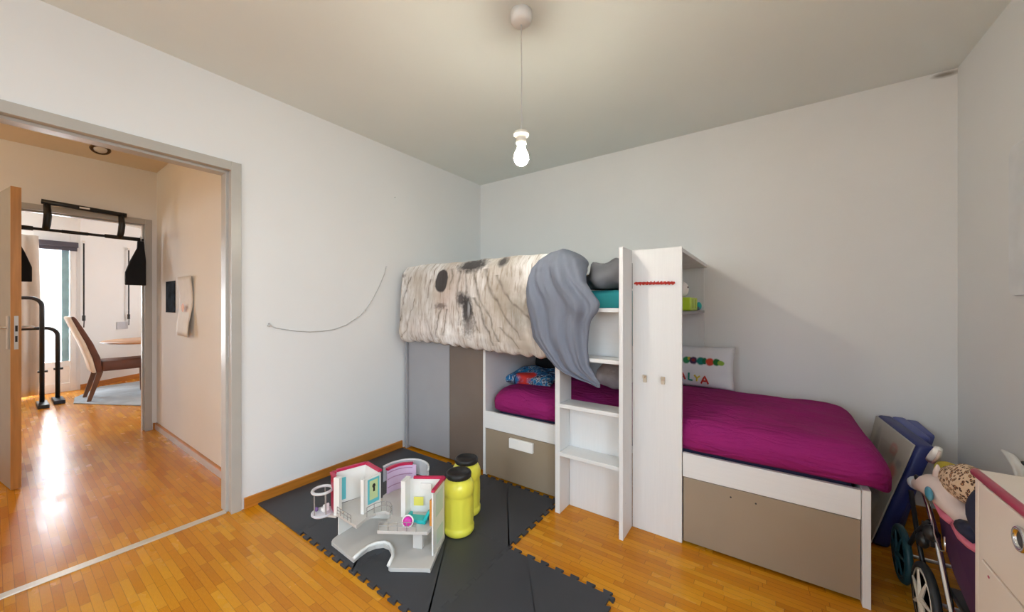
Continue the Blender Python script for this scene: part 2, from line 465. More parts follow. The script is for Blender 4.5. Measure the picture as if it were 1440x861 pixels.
# right wall with a window nearer the viewer, y -1.45 .. .45
WY0, WY1, WZ0, WZ1 = -1.5, .35, .10, 2.2
m = MB()
m.box(XR, XR + .1, WY1, YB, 0, CE); m.box(XR, XR + .1, YF - .1, WY0, 0, CE)
m.box(XR, XR + .1, WY0, WY1, 0, WZ0); m.box(XR, XR + .1, WY0, WY1, WZ1, CE)
struct(m.build('wall_right', wall_m))
FX0, FX1 = -2.1, -.3
m = MB(); m.box(XL, FX0, YF - .1, YF, 0, CE).box(FX1, XR, YF - .1, YF, 0, CE).box(FX0, FX1, YF - .1, YF, 2.25, CE).box(FX0, FX1, YF - .1, YF, 0, .08)
struct(m.build('wall_front', wall_m))
w = struct(MB().box(FX0, FX0 + .06, YF - .09, YF - .01, .08, 2.25).box(FX1 - .06, FX1, YF - .09, YF - .01, .08, 2.25).box(FX0 + .06, FX1 - .06, YF - .09, YF - .01, .08, .14)
           .box(FX0 + .06, FX1 - .06, YF - .09, YF - .01, 2.19, 2.25).box(-1.23, -1.17, YF - .08, YF - .02, .14, 2.19).build('window_3', frame_m))
B(FX0 + .06, FX1 - .06, YF - .055, YF - .045, .14, 2.19).build('pane', glass_m, w)
w = struct(MB().box(XR + .01, XR + .09, WY0, WY0 + .06, WZ0, WZ1).box(XR + .01, XR + .09, WY1 - .06, WY1, WZ0, WZ1).box(XR + .01, XR + .09, WY0 + .06, WY1 - .06, WZ0, WZ0 + .06)
           .box(XR + .01, XR + .09, WY0 + .06, WY1 - .06, WZ1 - .06, WZ1).box(XR + .02, XR + .08, -.61, -.54, WZ0 + .06, WZ1 - .06).build('window_1', frame_m))
B(XR + .045, XR + .055, WY0 + .06, WY1 - .06, WZ0 + .06, WZ1 - .06).build('pane', glass_m, w)
# room baseboards
struct(B(XL, XL + .014, .885, 2.06, 0, .068).build('baseboard_left', base_m, bevel=.003))
struct(B(XL + .014, XR, YB - .014, YB, 0, .068).build('baseboard_back', base_m, bevel=.003))
struct(B(XR - .014, XR, YF, YB - .014, 0, .068).build('baseboard_right', base_m, bevel=.003))
# steel door frame of the room (the near doorway)
def steel_frame(name, x_room, x_hall, y0, y1, top, w=.052, proud=.012):
    m = MB()
    a, b = x_room + proud, x_hall - proud          # casing planes
    for (xf0, xf1) in ((x_room, a), (b, x_hall)):
        lo, hi = min(xf0, xf1), max(xf0, xf1)
        m.box(lo, hi, y1 - .012, y1 + w - .012, 0, top + w - .012)
        m.box(lo, hi, y0 - w + .012, y0 + .012, 0, top + w - .012)
        m.box(lo, hi, y0 + .012, y1 - .012, top - .012, top + w - .012)
    # lining with a stepped rebate
    lo, hi = min(x_room, x_hall), max(x_room, x_hall)
    mid = hi - .045
    m.box(lo, mid, y1 - .022, y1, 0, top); m.box(mid, hi, y1 - .008, y1, 0, top)
    m.box(lo, mid, y0, y0 + .022, 0, top); m.box(mid, hi, y0, y0 + .008, 0, top)
    m.box(lo, mid, y0 + .022, y1 - .022, top - .022, top); m.box(mid, hi, y0 + .008, y1 - .008, top - .008, top)
    return struct(m.build(name, steel_m, bevel=.002))
f1 = steel_frame('door_1', XL, XL - .12, -.05, .83, 2.06)
B(XL - .044, XL - .040, .8205, .8225, .93, 1.06).build('strike_plate', metal_m, f1)
# metal threshold strip
struct(B(XL - .075, XL - .028, -.028, .808, 0, .006).build('trim_threshold', strip_m, bevel=.002))

# ------------------------------------------------------------------ hall
struct(B(HX, XL - .12, .96, 1.06, 0, CE).build('wall_hall_right', hall_m))
struct(B(HX, XL - .12, -2.6, -2.5, 0, CE).build('wall_hall_left', hall_m))
m = MB(); FY0, FY1 = 0.0, .885
m.box(HX - .1, HX, FY1, 5.2, 0, CE); m.box(HX - .1, HX, -3.1, FY0, 0, CE); m.box(HX - .1, HX, FY0, FY1, 2.06, CE)
struct(m.build('wall_hall_far', hall_m))
struct(B(XL - .12, XL - .119, 1.2, 5.2, 0, CE).build('wall_living_side', hall_m))
f2 = steel_frame('door_2', HX - .1 + .0, HX, FY0, FY1, 2.06, .05, -.012)
struct(B(HX + .012, XL - .135, .946, .96, 0, .055).build('baseboard_hall', M('baseboard_pale_reflection', (.55, .50, .48), .3)))  # pale colour paints the glossy reflection on the wooden baseboard
struct(B(HX + .012, XL - .135, .944, .96, .055, .066).build('trim_1', base_m))
struct(B(HX, HX + .012, .93, .944, 0, .066).build('baseboard_hall_far', base_m))
# open door leaf, hinged on the far doorway
ang = math.atan2(.125, .865)
t = thing('door_leaf', 'open interior door, grey face and beech edge with metal handle plate', 'door', (-5.04, -.035, .008), ang)
L_ = .90
B(.0, L_, -.018, .022, 0, 2.035).build('panel', doorf_m, t, local=True)
B(L_, L_ + .006, -.020, .024, 0, 2.035).box(L_ - .03, L_, .022, .0235, 0, 2.035).build('edge_band', door_m, t, local=True, label='beech coloured edge')
B(L_ + .006, L_ + .0075, -.006, .012, .94, 1.165).build('lock_plate', metal_m, t, local=True)
B(L_ + .0076, L_ + .012, -.002, .008, 1.06, 1.10).build('latch', blackm_m, t, local=True); B(L_ + .0076, L_ + .0082, -.002, .008, .99, 1.03).build('bolt', blackm_m, t, local=True)
for sg, nm in ((-1, 0), (1, 1)):
    y0 = -.0181 if sg < 0 else .0221
    p = B(L_ - .075, L_ - .035, min(y0, y0 + sg * .008), max(y0, y0 + sg * .008), .94, 1.165).build('handle_plate', metal_m, t, local=True, bevel=.002)
    MB().tube([(L_ - .055, y0 + sg * .008, 1.085), (L_ - .055, y0 + sg * .055, 1.085), (L_ - .065, y0 + sg * .062, 1.085), (L_ - .18, y0 + sg * .062, 1.085)], .009).build('lever', metal_m, p, local=True, smooth=True)
# ceiling light in the hall
t = thing('ceiling_light', 'small round recessed spotlight with brown ring in the hall ceiling', 'light', (-4.567, .524, CE - .030)); t.rotation_euler = (0, -.42, 0)
MB().lathe([(0, .028), (.036, .028), (.040, .0), (.040, -.001), (0, -.0015)], seg=24).build('housing', white_m, t, local=True, smooth=True)
MB().lathe([(.040, -.001), (.058, -.001), (.062, -.006), (.056, -.016), (.044, -.016), (.040, -.008), (.040, -.001)], seg=28).build('ring', M('bronze_ring', (.09, .05, .02), .35, .5), t, local=True, smooth=True)
MB().lathe([(0, -.002), (.039, -.002), (.039, -.013), (0, -.017)], seg=24).build('lens', white_m, t, local=True, smooth=True)
# pictures on the hall wall
o = MB().box(-4.69, -4.40, .9535, .9598, 1.18, 1.47).build('poster', photo_m)
solo(o, 'small dark blue glossy poster on the hall wall', 'poster')
def paper(u, v):
    x = lerp(-4.27, -3.87, u); z = lerp(.985, 1.49, v)
    return (x, .948 - .012 * math.sin(PI * v * 2 + 1) - .018 * (u ** 2) * (1 - v), z)
t = thing('drawing_sheet', 'long curling white paper drawing with an orange sun beside the dark poster', 'drawing', (-4.07, .945, .985))
MB().sheet(paper, 8, 14).build('sheet', paper_m, t, smooth=True, solid=.0015)
MB().lathe([(0, 0), (.035, 0), (.037, .002), (0, .003)], (-4.06, .9335, 1.225), 20, Matrix.Rotation(PI / 2, 4, 'X')).build('painted_spot', M('orange_paint', (.72, .25, .03), .6), t)

# pull-up bar in the far doorway
t = thing('pull_up_bar', 'black steel pull-up bar hooked over the far doorway', 'pull-up bar', (HX + .05, .48, 1.88))
xb = HX + .055
MB().tube([(xb, .035, 1.885), (xb, .855, 1.885)], .012).tube([(xb, .05, 1.885), (xb, .20, 1.885)], .019).tube([(xb, .35, 1.885), (xb, .50, 1.885)], .015).tube([(xb, .60, 1.885), (xb, .83, 1.885)], .018).build('lower_bar', blackm_m, t, smooth=True)
MB().tube([(xb + .03, .24, 2.115), (xb + .03, .735, 2.095)], .021).build('upper_bar', blackm_m, t, smooth=True)
for y in (.27, .70):
    MB().tube([(xb, y - .005, 1.885), (xb + .025, y, 1.93), (xb + .04, y + .004, 2.0), (xb + .03, y, 2.10)], [.022, .024, .024, .02]).build('pad', black_m, t, smooth=True)
MB().box(xb + .0502, xb + .0510, .445, .505, 2.098, 2.112).build('maker_mark', white_m, t)
def strap(y, label):
    t = thing('ab_strap', label, 'exercise strap', (xb, y, 1.44), 0, 'exercise straps on the pull-up bar')
    w = [(.0, -.095, .045), (.12, -.095, .045), (.24, -.06, .045), (.36, -.015, .035), (.43, -.012, .030)]
    rs = []
    for (z, a, b) in w:
        rs.append([(-.02, a, z), (.02, a, z), (.02, b, z), (-.02, b, z)])
    MB().rings(rs).build('sling', blackf_m, t, local=True, bevel=.006)
    MB().tube([(.0, .01, .42), (-.024, .01, .445), (0, .01, .472), (.024, .01, .445), (0, .01, .42)], .005, closed=False).build('carabiner', metal_m, t, local=True)
    return t
strap(.825, 'black fabric exercise strap hanging at the right end of the pull-up bar')
s2 = strap(.10, 'black fabric exercise strap mostly hidden behind the open door edge'); s2.rotation_euler = (0, 0, PI)

# ------------------------------------------------------------------ living room beyond
WX = -8.35
m = MB()
m.box(WX - .12, WX, .72, .76, 0, CE); m.box(WX - .12, WX, -3.1, -1.2, 0, CE); m.box(WX - .12, WX, -1.2, .72, 2.28, CE)
struct(m.build('wall_living_far', wall_m))
# slanted wall
d = Vector((-.62, .785, 0)).normalized(); nn = Vector((-.785, -.62, 0)).normalized()
A0 = Vector((WX, .76, 0)); A1 = A0 + d * 2.6
struct(MB().hexa([A0, A1, A1 + nn * .12, A0 + nn * .12], [p + Vector((0, 0, CE)) for p in (A0, A1, A1 + nn * .12, A0 + nn * .12)]).build('wall_living_slanted', wall_m))
q = -nn * .014
struct(MB().hexa([A0, A1, A1 + q, A0 + q], [p + Vector((0, 0, .075)) for p in (A0, A1, A1 + q, A0 + q)]).build('baseboard_living', base_m))
struct(B(-10.6, XL - .12, 5.1, 5.2, 0, CE).build('wall_living_right', wall_m))
struct(B(-10.6, HX - .1, -3.2, -3.1, 0, CE).build('wall_living_left', wall_m))
struct(B(-7.4, -6.9, -3.1, 5.1, CE - .06, CE).build('trim_2', wall_m))
# balcony door
dr = MB()
dr.box(WX - .06, WX + .02, .66, .72, .0, 2.28).box(WX - .06, WX + .02, .28, .34, .0, 2.28).box(WX - .06, WX + .02, .34, .66, 2.16, 2.28)
dr.box(WX - .05, WX + .01, .34, .66, .0, .12).box(WX - .05, WX + .01, .34, .66, .36, .44).box(WX - .03, WX - .01, .34, .66, .12, .36)
dr = struct(dr.build('door_3', frame_m, bevel=.003))
B(WX - .03, WX - .024, .34, .66, .44, 2.16).build('pane', glass_m, dr)
B(WX - .02, WX + .0, .585, .655, .441, 2.159).build('sash', tealg_m, dr)
wd = MB()
wd.box(WX - .06, WX + .02, -1.2, -1.14, 0, 2.28).box(WX - .06, WX + .02, .22, .28, 0, 2.28).box(WX - .06, WX + .02, -.52, -.46, 0, 2.28).box(WX - .06, WX + .02, -1.14, .22, 2.2, 2.28).box(WX - .06, WX + .02, -1.14, .22, 0, .1)
wd = struct(wd.build('window_2', frame_m))
B(WX - .03, WX - .024, -1.14, .22, .1, 2.2).build('pane', glass_m, wd)
t = thing('roller_blind', 'dark rolled up blind above the balcony door', 'blind', (WX + .07, .55, 2.07))
MB().box(WX + .04, WX + .10, .36, .735, 2.09, 2.165).build('headrail', blind_m, t, bevel=.006)
MB().box(WX + .055, WX + .075, .37, .725, 2.04, 2.089).build('rolled_slats', blind_m, t)
def rod(x, y, label):
    t = thing('blind_crank', label, 'blind crank', (x, y, .92), 0, 'blind cranks on the living room wall')
    MB().tube([(0, 0, .14), (0, 0, 1.27)], .009).build('rod', blackm_m, t, local=True)
    MB().tube([(0, 0, .0), (0, .004, .14)], .006).tube([(0, .0, .10), (.0, .0, .18)], .017).build('grip', black_m, t, local=True)
    MB().box(-.03, .02, -.012, .012, 1.25, 1.29).build('bracket', white_m, t, local=True)
rod(WX + .04, .79, 'thin black crank rod hanging beside the balcony door')
rod(-8.74, 1.32, 'thin black crank rod hanging on the slanted wall above the table')
# curtain
def curtain(u, v):
    y = lerp(-.55, .37, u) * 1.0 + .02 * math.sin(v * 3); 
    sway = (1 - v) ** 2 * .06
    x = WX + .17 + .035 * math.sin(u * 46 + 1.2 * v) + .02 * math.sin(u * 17) + sway * (.5 + .5 * math.sin(u * 9))
    y += .07 * math.exp(-((v - .25) / .2) ** 2) * (u > .9) * 0
    return (x, y, lerp(.03, 2.2, v))
o = MB().sheet(curtain, 120, 16).build('curtain', curt_m, smooth=True, solid=.004)
solo(o, 'long pale beige curtain beside the balcony door', 'curtain')
# rug
o = MB().prism([(-6.3, 1.10), (-7.2, .60), (-7.6, .64), (-8.35, .95), (-8.55, 2.3), (-6.6, 2.9)], .001, .012).build('rug', rug_m, bevel=.003)
solo(o, 'pale blue-grey rug under the dining chair', 'rug')
# dining chair
def parsons(loc, rz, label, back_m, seat_m, leg_m_, grp=None):
    t = thing('dining_chair', label, 'chair', loc, rz)
    # local: chair faces +y, origin under seat centre; depth .48, width .44
    rs = []
    prof = [(.36, -.20, -.27), (.55, -.22, -.31), (.75, -.285, -.365), (.95, -.37, -.435), (1.07, -.425, -.475), (1.095, -.445, -.47)]
    for (z, yf, yb) in prof:
        ym = lerp(yf, yb, .74)
        rs.append([(-.215, yf, z), (.215, yf, z), (.215, ym, z), (-.215, ym, z)])
    MB().rings(rs).build('backrest', seat_m, t, local=True, bevel=.012, smooth=True)
    rs = []
    for (z, yf, yb) in prof:
        ym = lerp(yf, yb, .76)
        rs.append([(-.218, ym, z), (.218, ym, z), (.205, yb - .02, z), (-.205, yb - .02, z)])
    MB().rings(rs).build('back_cover', back_m, t, local=True, bevel=.012, smooth=True, label='cream back cover')
    MB().box(-.22, .22, -.205, .27, .37, .50).build('seat', seat_m, t, local=True, bevel=.02, smooth=True)
    for sx in (-1, 1):
        MB().hexa([(sx * .19 - .018, -.335, 0), (sx * .19 + .018, -.335, 0), (sx * .19 + .018, -.30, 0), (sx * .19 - .018, -.30, 0)],
                  [(sx * .19 - .02, -.25, .37), (sx * .19 + .02, -.25, .37), (sx * .19 + .02, -.195, .37), (sx * .19 - .02, -.195, .37)]).build('leg', leg_m_, t, local=True)
        MB().hexa([(sx * .19 - .016, .215, 0), (sx * .19 + .016, .215, 0), (sx * .19 + .016, .247, 0), (sx * .19 - .016, .247, 0)],
                  [(sx * .19 - .02, .205, .37), (sx * .19 + .02, .205, .37), (sx * .19 + .02, .25, .37), (sx * .19 - .02, .25, .37)]).build('leg', leg_m_, t, local=True)
    return t
parsons((-7.34, 1.04, .012), 0, 'brown leather high-backed dining chair with cream back, side on by the table', cream_m, leath_m, wleg_m)
parsons((-8.25, 1.95, .012), -2.6, 'white dining chair on the far side of the round table', white_m, white_m, wleg_m)
t = thing('dining_table', 'round wooden dining table with a white pedestal in the living room', 'table', (-7.55, 1.55, .012))
MB().lathe([(0, .715), (.63, .715), (.685, .728), (.68, .74), (0, .742)], (-7.55, 1.55, 0), 48).build('tabletop', table_m, t, smooth=True)
MB().lathe([(0, .012), (.19, .014), (.18, .04), (.05, .07), (.045, .66), (.14, .712), (0, .714)], (-7.55, 1.55, 0), 28).build('pedestal', white_m, t, smooth=True)
# wall outlet panel
o = MB().hexa(*[[A0 + d * a + Vector((0, 0, z)) - nn * k for a, k in ((.52, .001), (.70, .001), (.70, .012), (.52, .012))] for z in (.86, .98)]).build('wall_switch', M('grey_switch_plate', (.48, .48, .52), .4), bevel=.002)
solo(o, 'grey switch plate on the slanted white wall behind the dining chair', 'switch')
# dip station: two black U frames
t = thing('dip_stand', 'black steel dip bar stand with two hoops in front of the curtain', 'exercise stand', (-7.45, .2, 0))
def hoop(x, y0, y1, h, lean=0.):
    r = .10; pts = [(x, y0, .04), (x, y0, h - r)]
    for k in range(1, 7):
        a = k / 6 * PI / 2; pts.append((x, y0 + r - r * math.cos(a), h - r + r * math.sin(a)))
    for k in range(0, 7):
        a = k / 6 * PI / 2; pts.append((x, y1 - r + r * math.sin(a), h - r + r * math.cos(a)))
    pts.append((x + lean, y1, .04)); return pts
for (x, y0, y1, h) in ((-7.42, -.35, .365, 1.34), (-7.60, -.30, .50, .955)):
    MB().tube(hoop(x, y0, y1, h), .021, 10).build('hoop', blackm_m, t, smooth=True)
    for y in (y0, y1):
        MB().box(x - .10, x + .27, y - .045, y + .045, .0, .045).build('foot', M('dark_blue_rubber_foot', (.012, .018, .035), .6) if y == y1 and x < -7.5 else black_m, t, bevel=.006)
    MB().tube([(x + .0, y1 - .035, .42), (x, y1 + .045, .42)], .014, 8).build('knob', black_m, t)
# orange guitar body leaning behind the door leaf
o = MB().lathe([(0, -.045), (.13, -.045), (.15, -.03), (.15, .03), (.13, .045), (0, .045)], (-7.30, .055, .56), 28, Matrix.Rotation(PI / 2, 4, 'Y')).build('hand_drum', ballo_m, smooth=True)
solo(o, 'round orange wooden drum half hidden behind the door edge', 'drum')
t = thing('side_stool', 'low dark stool carrying the orange drum behind the door edge', 'stool', (-7.30, .0, 0))
MB().box(-7.44, -7.16, -.17, .13, .37, .405).build('seat', wleg_m, t)
for sx in (-7.42, -7.18):
    for sy in (-.15, .11): MB().box(sx - .012, sx + .012, sy - .012, sy + .012, 0, .37).build('leg', wleg_m, t)

# ------------------------------------------------------------------ pendant lamp
LX, LY = -.925, 1.395
t = thing('pendant_lamp', 'bare lit bulb hanging on a thin white cord from the ceiling', 'lamp', (LX, LY, CE - .7))
MB().lathe([(0, CE - .055), (.035, CE - .053), (.047, CE - .04), (.05, CE), (0, CE)], (LX, LY, 0), 28).build('ceiling_rose', white_m, t, smooth=True)
MB().tube([(LX, LY, CE - .05), (LX + .002, LY, CE - .3), (LX, LY, 2.045)], .0028, 6).build('cord', cord_m, t)
MB().lathe([(0, 2.05), (.012, 2.047), (.03, 2.038), (.035, 2.03), (.035, 2.022), (.024, 2.018), (.022, 2.0), (.024, 1.998), (.024, 1.985), (.02, 1.982), (0, 1.982)], (LX, LY, 0), 28).build('socket', socket_m, t, smooth=True)
MB().lathe([(0, 1.885), (.016, 1.888), (.027, 1.897), (.0335, 1.912), (.034, 1.925), (.030, 1.94), (.022, 1.955), (.017, 1.97), (.0165, 1.981), (0, 1.981)], (LX, LY, 0), 24).build('bulb', bulb_m, t, smooth=True)

# ------------------------------------------------------------------ bunk bed unit
Y0 = 2.07       # front plane
YK = 3.10
bed = thing('bunk_bed', 'white and taupe corner bunk bed with ladder, shelf tower and drawers', 'bed', (-1.1, 2.1, 0))
def part(name, mb, mat, bevel=.0015, label=None, smooth=False): return mb.build(name, mat, bed, bevel=bevel, label=label, smooth=smooth)
part('end_panel', B(.320, .346, Y0 - .015, YK, 0, .483), ww_z)
part('front_rail', B(-.362, .318, Y0, Y0 + .022, .352, .475), ww_x)
part('front_rail', B(-1.690, -1.012, Y0, Y0 + .022, .352, .475), ww_x)
part('slat_base', B(-1.66, .318, Y0 + .026, YK - .002, .40, .42), ww_x)
part('drawer_front', B(-.360, .317, Y0 + .004, Y0 + .024, .016, .348), taupe_m, label='taupe drawer front with two screw holes')
for x in (-.147, -.045):
    part('screw_hole', MB().lathe([(0, 0), (.004, 0), (.004, .001), (0, .001)], (x, Y0 + .0038, .305), 10, Matrix.Rotation(PI / 2, 4, 'X')), black_m, 0)
dl = part('drawer_front', B(-1.687, -1.016, Y0 + .004, Y0 + .024, .016, .348), taupe_m, label='taupe drawer front with white handle')
B(-1.465, -1.272, Y0 - .018, Y0 + .0035, .259, .327).build('handle', white_m, dl, bevel=.004, label='white rectangular handle')
part('partition', B(-1.712, -1.690, Y0 + .003, YK, .0, .965), ww_y)
part('corner_cupboard_panel', B(-2.575, -2.082, Y0 + .03, Y0 + .05, .02, .955), grey_m, label='grey lower panel')
part('corner_cupboard_door', B(-2.078, -1.714, Y0 + .03, Y0 + .05, .02, .955), brown_m, label='dark brown door panel')
part('side_panel', B(-2.602, -2.578, Y0 + .01, YK, 0, 1.50), grey_m)
# upper bed
part('upper_deck', B(-2.575, -.63, Y0 + .03, YK, .965, .99), ww_x)
part('guard_panel', B(-2.575, -1.05, Y0 + .012, Y0 + .034, .992, 1.515), ww_x)
part('inner_panel', B(-1.012, -.648, Y0 - .0, Y0 + .022, .945, 1.222), ww_x)
part('back_rail', B(-2.575, -.63, YK - .022, YK, .992, 1.42), ww_x)
# ladder
part('ladder_upright', B(-1.046, -1.014, 1.945, Y0 + .03, 0, 1.50), ww_z)
part('ladder_upright', B(-.646, -.624, 1.912, Y0 - .0, 0, 1.552), ww_z)
for z in (.372, .660, .945, 1.228):
    part('ladder_step', B(-1.012, -.648, 1.935, Y0 - .002, z - .022, z), ww_x)
part('ladder_back', B(-1.012, -.648, Y0, Y0 + .018, .0, .655), ww_z)
for z in (.18, .46, .86, 1.21):
    part('screw_cap', MB().lathe([(0, 0), (.004, 0), (.004, .001), (0, .001)], (-.6238, 1.955, z), 10, Matrix.Rotation(PI / 2, 4, 'Y')), metal_m, 0)
# tower
part('tower_front', B(-.622, -.366, Y0 - .0, Y0 + .02, 0, 1.552), ww_z)
part('tower_side', B(-.622, -.602, Y0 + .021, YK, .70, 1.552), ww_z)
part('tower_back', B(-.601, -.392, YK - .018, YK, .70, 1.528), ww_z)
part('tower_top', B(-.601, -.372, Y0 + .021, YK, 1.530, 1.552), M('grey_white_laminate', (.70, .69, .68), .4))
part('tower_shelf', B(-.601, -.388, Y0 + .021, YK - .02, 1.190, 1.208), M('grey_shelf_laminate', (.26, .255, .26), .4))
for x in (-.553, -.458):
    part('coat_hook', MB().box(x - .009, x + .009, Y0 - .012, Y0 - .0005, .82, .86).tube([(x, Y0 - .012, .85), (x, Y0 - .03, .848), (x, Y0 - .034, .865)], .006), peg_m, .002, label='small pale wooden hook')
m = MB()
for k in range(34):
    x = lerp(-.607, -.402, k / 33)
    m.blob((x, Y0 - .0075, 1.366 - .004 * (k / 33) + .002 * math.sin(k * 2.3)), (.0042, .006, .0062 + .0024 * (k % 3)), 8)
part('name_strip', m, red_m, 0, 'thin knobbly red decoration strip')

# mattresses
def mattress(name, x0, x1, y0, y1, z0, z1, mat, label, crown=.03, wr=.008, rad=.055, power=5, ntop=60, parent=None):
    m = MB(); rs = []
    W, D = (x1 - x0) / 2, (y1 - y0) / 2; cx, cy = (x0 + x1) / 2, (y0 + y1) / 2; h = (z1 - z0)
    lv = []
    for k in range(7): a = k / 6 * PI / 2; lv.append((z0 + .028 * (1 - math.cos(a)), .028 * (1 - math.sin(a))))
    for k in range(7): a = k / 6 * PI / 2; lv.append((z1 - rad + rad * math.sin(a), rad * (1 - math.cos(a))))
    for k in range(1, 13): lv.append((z1, rad + (min(W, D) - rad) * k / 12.5))
    rc = .11; base_ = []
    for (sx, sy, a0) in ((1, 1, 0), (-1, 1, PI / 2), (-1, -1, PI), (1, -1, PI * 1.5)):
        for k in range(9):
            a = a0 + k / 9 * PI / 2; base_.append((sx * (W - rc) + rc * math.cos(a), sy * (D - rc) + rc * math.sin(a)))
        a = a0 + PI / 2; e0 = (sx * (W - rc) + rc * math.cos(a), sy * (D - rc) + rc * math.sin(a))
        nx = {(1, 1): (-1, 1), (-1, 1): (-1, -1), (-1, -1): (1, -1), (1, -1): (1, 1)}[(sx, sy)]
        e1 = (nx[0] * (W - rc) + rc * math.cos(a), nx[1] * (D - rc) + rc * math.sin(a))
        ns = 50 if sx == sy * 1 and False else (56 if abs(e0[0] - e1[0]) > abs(e0[1] - e1[1]) else 26)
        for k in range(ns): base_.append((lerp(e0[0], e1[0], k / ns), lerp(e0[1], e1[1], k / ns)))
    N = len(base_)
    for (z, ins) in lv:
        ring = []
        for k in range(N):
            bx_, by_ = base_[k]
            x = cx + bx_ * (W - ins) / W; y = cy + by_ * (D - ins) / D
            q = 1 - max(abs((x - cx) / W), abs((y - cy) / D)) ** 2.2
            top = max(0, (z - z0) / h)
            zz = z + crown * q * top
            n_ = noise.noise(Vector((x * 3.2, y * 7, z * 3))) + .5 * noise.noise(Vector((x * 8 + y * 5, y * 17, 1)))
            zz += wr * n_ * top
            yy = y + (wr * .5 * noise.noise(Vector((x * 5, z * 9, 4))) if ins < rad * 1.2 else 0)
            if name == 'fitted_sheet':
                fx = max(0, min(1, (x + .362) / .06)) + max(0, min(1, (-1.07 - x) / .10))
                fz = max(0, min(1, (zz - .478) / .035)); fy = max(0, min(1, (2.30 - y) / .2))
                yy -= .050 * fx * fz * fy
                if x > .352: zz -= .035 * min(1, (x - .352) / .06) * (1 - top * .5)
            ring.append((x, yy, zz))
        rs.append(ring)
    m.rings(rs)
    o = m.build(name, mat, smooth=True)
    return o
def cushion(name, mat, c, w, h, t, rot=None, seed=0, wr=.010, pinch=.0, n=26, parent=None):
    """pillow lying in its local x,z plane, thickness along y"""
    m = MB(); F = {}
    R = rot or Matrix.Identity(4)
    for side in (1, -1):
        for i in range(n + 1):
            for j in range(n + 1):
                if side < 0 and (i in (0, n) or j in (0, n)): F[side, i, j] = F[1, i, j]; continue
                u = 2 * i / n - 1; v = 2 * j / n - 1
                k = (max(0, 1 - u ** 4) * max(0, 1 - v ** 4)) ** .42
                pin = 1 - pinch * (abs(u) ** 2) * (1 - abs(v)) - 0
                x = u * w / 2 * (1 - .06 * (1 - v * v) * abs(u) ** 3); z = v * h / 2 * (1 - .06 * (1 - u * u) * abs(v) ** 3)
                y = side * (-t / 2) * k + wr * k * noise.noise(Vector((x * 9 + seed, side * 3., z * 9)))
                F[side, i, j] = m.bm.verts.new((R @ Vector((x, y, z))) + Vector(c))
        for i in range(n):
            for j in range(n):
                q = [F[side, i, j], F[side, i + 1, j], F[side, i + 1, j + 1], F[side, i, j + 1]]
                m.bm.faces.new(q if side > 0 else q[::-1])
    return m.build(name, mat, parent, smooth=True)

base = thing('mattress', 'single mattress under a plum fitted sheet on the lower bunk', 'mattress', (-.62, 2.55, .42))
o = mattress('fitted_sheet', -1.65, .428, 2.098, 3.02, .480, .632, sheet_m, '', .050, .014, .08)
for v in o.data.vertices: v.co -= WL[base.name]
o.parent = base; o['label'] = 'plum fitted sheet'
B(-1.60, .300, 2.12, 2.96, .425, .55).build('underside', navy_m, base, bevel=.02, label='dark navy mattress underside')
o = mattress('upper_mattress', -2.54, -.66, 2.12, 3.04, .995, 1.335, teal_m, '', .01, .004, .03)
solo(o, 'teal mattress showing at the ladder end of the top bunk', 'mattress')

# ------------------------------------------------------------------ duvet
dv = thing('duvet', 'thick duvet hanging over the top bunk rail, animal face print and grey reverse', 'duvet', (-1.75, 2.0, .93))
bot = [(-2.60, .945), (-2.45, .950), (-2.3, .962), (-2.15, .962), (-2.0, .955), (-1.8, .945), (-1.6, .935), (-1.4, .925), (-1.2, .92), (-1.0, .93)]
topz = [(-2.60, 1.535), (-2.52, 1.562), (-2.2, 1.568), (-1.9, 1.562), (-1.6, 1.572), (-1.4, 1.565), (-1.0, 1.56)]
def drape(u, v):
    x = lerp(-2.50, -1.06, u)
    zb = interp(bot, x)[0]; zt = interp(topz, x)[0]
    P = [(0, 2.62, 1.42), (.12, 2.38, 1.47), (.24, 2.20, zt - .03), (.30, 2.12, zt - .002), (.36, 2.04, zt - .008), (.43, 1.995, zt - .06), (.55, 1.975, lerp(zt, zb, .30)),
         (.75, 1.965, lerp(zt, zb, .62)), (.9, 1.968, lerp(zt, zb, .88)), (.97, 1.99, zb + .02), (1, 2.02, zb + .008)]
    y, z = interp(P, v)
    hang = max(0, min(1, (v - .36) / .3))
    fold = math.sin(x * 24 + 1.3 * math.sin(z * 6)) * .009 * .45 + .012 * noise.noise(Vector((x * 6 + z * 2.4, z * 1.2 - x, 0))) + .002 * math.sin((x * .9 + z * .5) * 50)
    y -= hang * fold * (.4 + v) + hang * .02 * math.sin(PI * u)
    z += (1 - hang) * .010 * noise.noise(Vector((x * 9, y * 9, 3)))
    if v > .95: z += .006 * math.sin(x * 60) + .008 * noise.noise(Vector((x * 20, 0, 0)))
    return (x, y, z)
pc = MB().sheet(drape, 150, 60).build('printed_cover', duvet_m, dv, smooth=True, solid=.038, label='cream cover printed with an animal face')
